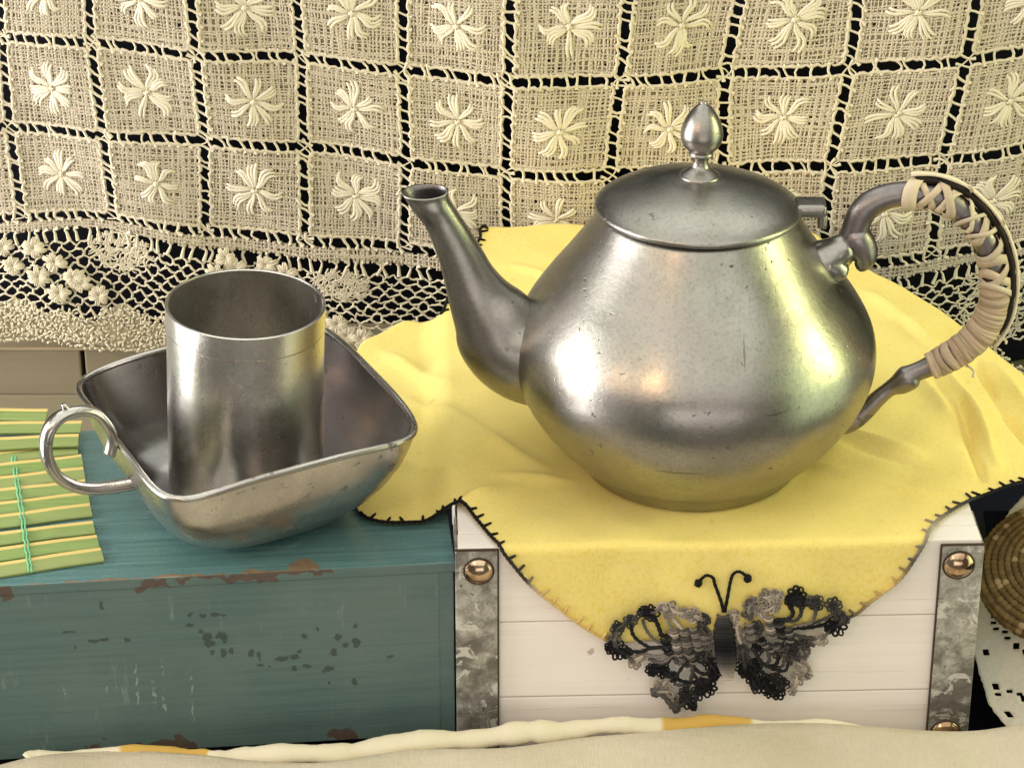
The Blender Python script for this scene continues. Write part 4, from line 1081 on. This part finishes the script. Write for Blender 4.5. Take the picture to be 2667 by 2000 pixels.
def ringmesh(rings, flip=False):
    m = len(rings[0]); V_ = np.concatenate(rings); F2 = []
    for i in range(len(rings)-1):
        for j in range(m):
            f_ = (i*m+j, i*m+(j+1) % m, (i+1)*m+(j+1) % m, (i+1)*m+j); F2.append(f_[::-1] if flip else f_)
    F2.append(tuple(range(m)) if flip else tuple(range(m-1, -1, -1)))
    return V_, F2
b = MB(); V, F = ringmesh([bowl_ring(q, thv) for q in ws]); b.add(V, F, mat=0)
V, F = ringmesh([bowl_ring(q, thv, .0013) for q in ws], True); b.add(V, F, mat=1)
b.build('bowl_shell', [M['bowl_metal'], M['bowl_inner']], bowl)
b = MB(); rp = (bowl_ring(1.0, thv)+bowl_ring(1.0, thv, .0013))/2; rp[:, 2] += .0002
b.tube(rp, .0015, 8, closed=True, up=(0, 0, 1)); b.build('rim', M['bowl_metal'], bowl)
outd = -(A2/np.linalg.norm(A2)); outd[2] = 0; outd /= np.linalg.norm(outd)
pn = np.array([-outd[1], outd[0], 0]); p0 = on_z(342, 1164, RZ)
def BH(px, py): return on_plane(px, py, p0, pn)
hp = cr([(285, 1182, 15), (291, 1150, 15), (284, 1118, 15), (256, 1082, 14), (216, 1069, 14), (167, 1080, 15), (134, 1108, 16), (120, 1148, 16), (124, 1196, 16), (150, 1240, 15), (194, 1266, 15), (243, 1273, 15), (300, 1268, 16), (345, 1260, 16), (385, 1250, 16)], 6)
b = MB(); P = BH(hp[:, 0], hp[:, 1]); b.tube(P, hp[:, 2]*PX, 14, up=pn, flat=1.35)
sp2 = cr([(186, 1078, 9), (170, 1062, 8), (166, 1052, 6)], 4); b.tube(BH(sp2[:, 0], sp2[:, 1]), sp2[:, 2]*PX, 8)
b.build('ring_handle', M['bowl_metal'], bowl)

cup_c = np.array([bc[0], bc[1], HB+.0032])
pt = on_z(628, 1068, RZ); cup_c[0] = pt[0]; cup_c[1] = pt[1]
CH = .0985; CR_ = .0339
cup = thing('tumbler', 'plain brushed metal tumbler standing upright inside the square bowl', 'cup', cup_c)
zr = CH-.0105
cpf = [(0, .0005), (0, CR_-.002), (.0006, CR_-.0006), (.0016, CR_-.0003), (.02, CR_-.0003), (zr-.0006, CR_-.0003), (zr-.0003, CR_-.0009), (zr, CR_-.0009), (zr+.0004, CR_+.0001), (CH-.0004, CR_+.0001), (CH, CR_-.0004), (CH, CR_-.0009), (CH-.0005, CR_-.0013), (.02, CR_-.0014), (.004, CR_-.0016), (.0025, CR_-.004), (.0025, .0005)]
b = MB(); V, F = lathe(cpf, 128, cup_c, 1); b.add(V, F); co = b.build('cup_wall', M['cup_metal'], cup); cup.rotation_euler = (0, math.radians(2.4), 0)
for p in co.data.polygons: p.use_smooth = True
bm = bmesh.new(); bm.from_mesh(co.data)
for e in bm.edges:
    if len(e.link_faces) == 2 and e.calc_face_angle(0) > .6: e.smooth = False
bm.to_mesh(co.data); bm.free()

# ================================================================== BAMBOO MAT
mat_r = thing('bamboo_mat', 'green split bamboo sushi mat lying on the teal box beside the bowl', 'mat', on_z(60, 1350, HB))
rows = [  # left y at x=-260, right end (x, y) of each slat's back edge in photo pixels, z lift
    (1516-0, 262, 1437, .0), (1470, 252, 1403, .0), (1427, 242, 1366, .0), (1386, 234, 1322, .0), (1346, 229, 1290, .0), (1312, 222, 1258, .0), (1280, 217, 1226, .0005), (1247, 212, 1194, .001), (1214, 199, 1162, .0015)]
slat_gs = []
def slat(pl, pr, depth_px, zl, tilt):
    a = on_z(*pl, HB+zl); c_ = on_z(*pr, HB+zl)
    d = c_-a; L = np.linalg.norm(d); d /= L; nrm = np.array([d[1], -d[0], 0])      # towards the viewer
    wdt = depth_px
    thick = .0019
    # cross-section: back top edge, front lower edge; cut inner face shows as a pale strip along the back
    sec = [(0, .0022+tilt), (.0017, .0023+tilt), (.0022, .0020+tilt), (wdt*.55, .0020+tilt*.5), (wdt-.0006, .0016), (wdt, .0011), (wdt-.0003, .0001), (.0004, .0003)]
    K = 10; V_ = []; 
    for i in range(K+1):
        q = a+d*L*i/K; wob = .00025*math.sin(i*1.3+a[1]*900)
        for (x, z) in sec: V_.append(q+nrm*(x+wob)+np.array([0, 0, z]))
    m = len(sec); Fg, Fc = [], []
    for i in range(K):
        for j in range(m):
            f_ = (i*m+j, i*m+(j+1) % m, (i+1)*m+(j+1) % m, (i+1)*m+j)
            (Fc if j in (0, 1, 7) else Fg).append(f_)
    b = MB(); b.add(V_, Fg, mat=0); b.f += Fc; b.m += [1]*len(Fc)
    b.f.append(tuple(range(m))[::-1]); b.m.append(1); b.f.append(tuple(K*m+j for j in range(m))); b.m.append(1)
    b.build('slat', [M['bamboo_green'], M['bamboo_cut']], mat_r, smooth=False)
for (yl, xr, yr, zl) in rows: slat((-260, yl), (xr, yr), .0093, zl+.0002, random.uniform(-.0002, .0005))
for k, (yl, xr, yr, zl) in enumerate([(1160, 206, 1140, .0045), (1112, 215, 1106, .0050), (1073, 126, 1075, .0055)]): slat((-260, yl), (xr, yr), .0093, zl, 0)
tw = MB()
pa, pb = np.array((30, 1155.)), np.array((80, 1490.))
for o_ in (-4, 4):
    t = np.linspace(0, 1, 90); q = pa[None]+(pb-pa)[None]*t[:, None]
    P = on_z(q[:, 0]+o_+1.2*np.sin(t*75), q[:, 1], HB+.0030); P[:, 2] += .0006*np.sin(t*math.pi*2*10.5)
    tw.tube(P, PX*2.7, 5)
tw.build('binding_thread', M['green_thread'], mat_r)

# ================================================================== FOREGROUND CLOTHS
def zcloth(pts, z): p = cr(pts, 6); return on_z(p[:, 0], p[:, 1], z)
rid = [(-260, 2010), (-60, 2012), (0, 1996), (103, 1972), (230, 1962), (362, 1960), (543, 1972), (663, 1985), (844, 1990), (1025, 1962), (1146, 1955), (1327, 1951), (1514, 1926), (1725, 1908), (1936, 1890), (2147, 1888), (2418, 1907), (2539, 1907), (2629, 1895), (2720, 1882), (2950, 1860)]
RP = zcloth(rid, .030)
sec = [(.007, -.0290), (.005, -.016), (.0025, -.0030), (0, 0), (-.004, .0003), (-.012, -.0012), (-.03, -.004), (-.06, -.012), (-.085, -.018), (-.088, -.03), (-.089, -.16)]
V = []; 
for i, p in enumerate(RP):
    for (dy, dz) in sec: V.append(p+np.array([0, dy, dz+(.0013*math.sin(i*.42+dy*60)+.0016*math.sin(i*.17+1+dy*25))*(dy < -.003)]))
m = len(sec); F = [(i*m+j, (i+1)*m+j, (i+1)*m+j+1, i*m+j+1) for i in range(len(RP)-1) for j in range(m-1)]
V = np.array(V); V[:, 1] = np.where(np.tile(np.arange(m) >= 9, len(RP)), -.155, V[:, 1])
b = MB(); b.add(V, F); o = b.build('table_runner', M['runner'], origin=(0, -.05, 0)); tag(o, 'beige linen runner with a rolled edge lying along the front of the table', 'table runner')
sm = o.modifiers.new('t', 'SOLIDIFY'); sm.thickness = .0009
b = MB()
for seg_ in ([(70, 1972, 12), (90, 1966, 14), (200, 1958, 13), (320, 1954, 13), (430, 1952, 14), (520, 1958, 13), (560, 1966, 13), (620, 1962, 20), (720, 1963, 26), (860, 1958, 28), (980, 1943, 26), (1110, 1928, 26), (1230, 1918, 28), (1333, 1910, 30), (1420, 1902, 28), (1510, 1893, 24), (1620, 1888, 24), (1730, 1887, 24), (1850, 1880, 20), (1950, 1880, 14), (2060, 1880, 10), (2160, 1882, 8), (2300, 1898, 6)],):
    q = cr(np.array(seg_, float), 8); P = on_z(q[:, 0], q[:, 1]+3, .0295); rr = q[:, 2]*PX*1.0
    cc = np.tile(np.array((.72, .66, .52)), (len(q), 1))
    gold = ((q[:, 0] > 318) & (q[:, 0] < 545)) | ((q[:, 0] > 1728) & (q[:, 0] < 1955)); cc[gold] = (.58, .37, .10)
    kk = np.arange(len(q)); P[:, 2] += .0008*np.sin(kk*.31); b.tube(P, rr*(1+.08*np.sin(kk*.8)+.10*np.sin(kk*.23+1)+rng.normal(0, .03, len(q))), 16, col=cc, flat=.72, up=(0, -.5, .87))
o = b.build('hemmed_cloth', M['hem'], origin=on_z(1333, 1915, 0.0)); tag(o, 'white cotton cloth with gold woven stripes rolled up before the boxes', 'cloth')

# ================================================================== RIGHT-HAND CORNER
pl0 = on_z(2630, 1905, .022); pn2 = np.array([-.30, -.62, .72]); pn2 /= np.linalg.norm(pn2)
pl0 = pl0 + np.array([0, .02, 0])
def RPn(px, py, off=0.0): return on_plane(px, py, pl0+pn2*off, pn2)
xe = lambda y: np.interp(y, [1290, 1330, 1370, 1400, 1450, 1560, 1693, 1756, 1833, 1901, 1960], [2668, 2630, 2600, 2566, 2555, 2545, 2534, 2552, 2574, 2629, 2690])
b = MB(); CS = 8; ny, nx = 82, 44
holes = set()
for (zx, zy) in [(620, 978), (665, 1170), (835, 945), (820, 800), (700, 1335), (880, 990), (880, 1255)]: 
    px, py = 2267+zx*.452, 1250+zy*.452
    r_ = int((py-1290)/CS); c_ = int((px-float(xe(py)))/CS)
    for a in range(2):
        for q in range(2): holes.add((r_+a, max(c_, 3)+q))
for (zx, zy) in [(707, 780), (707, 820), (707, 860), (770, 875), (775, 915), (720, 1195), (675, 1222), (785, 1212), (840, 1228)]:
    px, py = 2267+zx*.452, 1250+zy*.452; c_ = max(int((px-float(xe(py)))/CS), 3); holes.add((int((py-1290)/CS), c_)); holes.add((int((py-1290)/CS), c_+1))
gy, gxx = np.meshgrid(np.arange(ny+1)*CS+1290, np.arange(nx+1)*CS, indexing='ij')
PXX = np.asarray(xe(gy))+gxx+1.3*rng.normal(0, 1, gy.shape)*(gxx == 0); P = RPn(PXX, gy)
P = P+pn2*(.0012*np.sin(PXX/37)*np.sin(gy/61))[..., None]
F = [(r_*(nx+1)+c_, r_*(nx+1)+c_+1, (r_+1)*(nx+1)+c_+1, (r_+1)*(nx+1)+c_) for r_ in range(ny) for c_ in range(nx) if (r_, c_) not in holes]
b.add(P.reshape(-1, 3), [f[::-1] for f in F]); o = b.build('doily', M['doily'], origin=RPn(2640, 1700)); tag(o, 'white cotton cloth with square drawn thread holes under the coiled basket', 'doily')
sm = o.modifiers.new('t', 'SOLIDIFY'); sm.thickness = .0007
b = MB(); q = [RPn(2560, 1330, -.010), RPn(3000, 1330, -.010), RPn(3000, 1900, -.010), RPn(2640, 1900, -.010)]
Vq = np.array(q+[np.array([p[0], p[1]+.03, 0.001]) for p in q]); 
b.add(Vq, [(0, 1, 2, 3), (4, 7, 6, 5), (0, 4, 5, 1), (1, 5, 6, 2), (2, 6, 7, 3), (3, 7, 4, 0)])
o = b.build('cushion', M['navy'], origin=(Vq.mean(0)[0], Vq.mean(0)[1], 0), smooth=False); tag(o, 'navy cushion propping up the white cloth beside the crate', 'cushion')
bc0 = RPn(2766, 1476, .012); bn = np.array([-.12, -.38, .92]); bn /= np.linalg.norm(bn)
b1 = np.cross(np.array([0, 1., 0]), bn); b1 /= np.linalg.norm(b1); b2 = np.cross(bn, b1)
bas = thing('coiled_basket', 'brown coiled straw basket resting on the white cloth at the right edge', 'basket', bc0)
RB = 208*PX; rc = .0017
rings = [(rc*1.75*k, .0045*(1-(k/11.)**2)) for k in range(1, 12)]
rings = [(r_, z_) for r_, z_ in rings if r_ < RB-rc]+[(RB, -.0018), (RB+.0008, -.0049), (RB+.0002, -.0080), (RB-.002, -.0110)]
for (r_, z_) in rings:
    k = max(6, int(2*math.pi*r_/.0027)); m = k*5; th_ = np.linspace(0, 2*math.pi, m, endpoint=False)
    P = bc0+np.outer(np.cos(th_)*r_, b1)+np.outer(np.sin(th_)*r_, b2)+bn*z_
    ph = np.arange(m) % 5; rad = rc*(.80+.26*np.sin((ph+.5)/5*math.pi))
    cs = np.repeat(np.where(rng.random(k)[:, None] < .10, np.array((.36, .26, .14)), np.array((.16, .105, .042))*rng.uniform(.75, 1.25, (k, 1))), 5, axis=0)
    b = MB(); b.tube(P, rad, 7, closed=True, up=bn, col=cs); b.build('coil', M['coil'], bas)
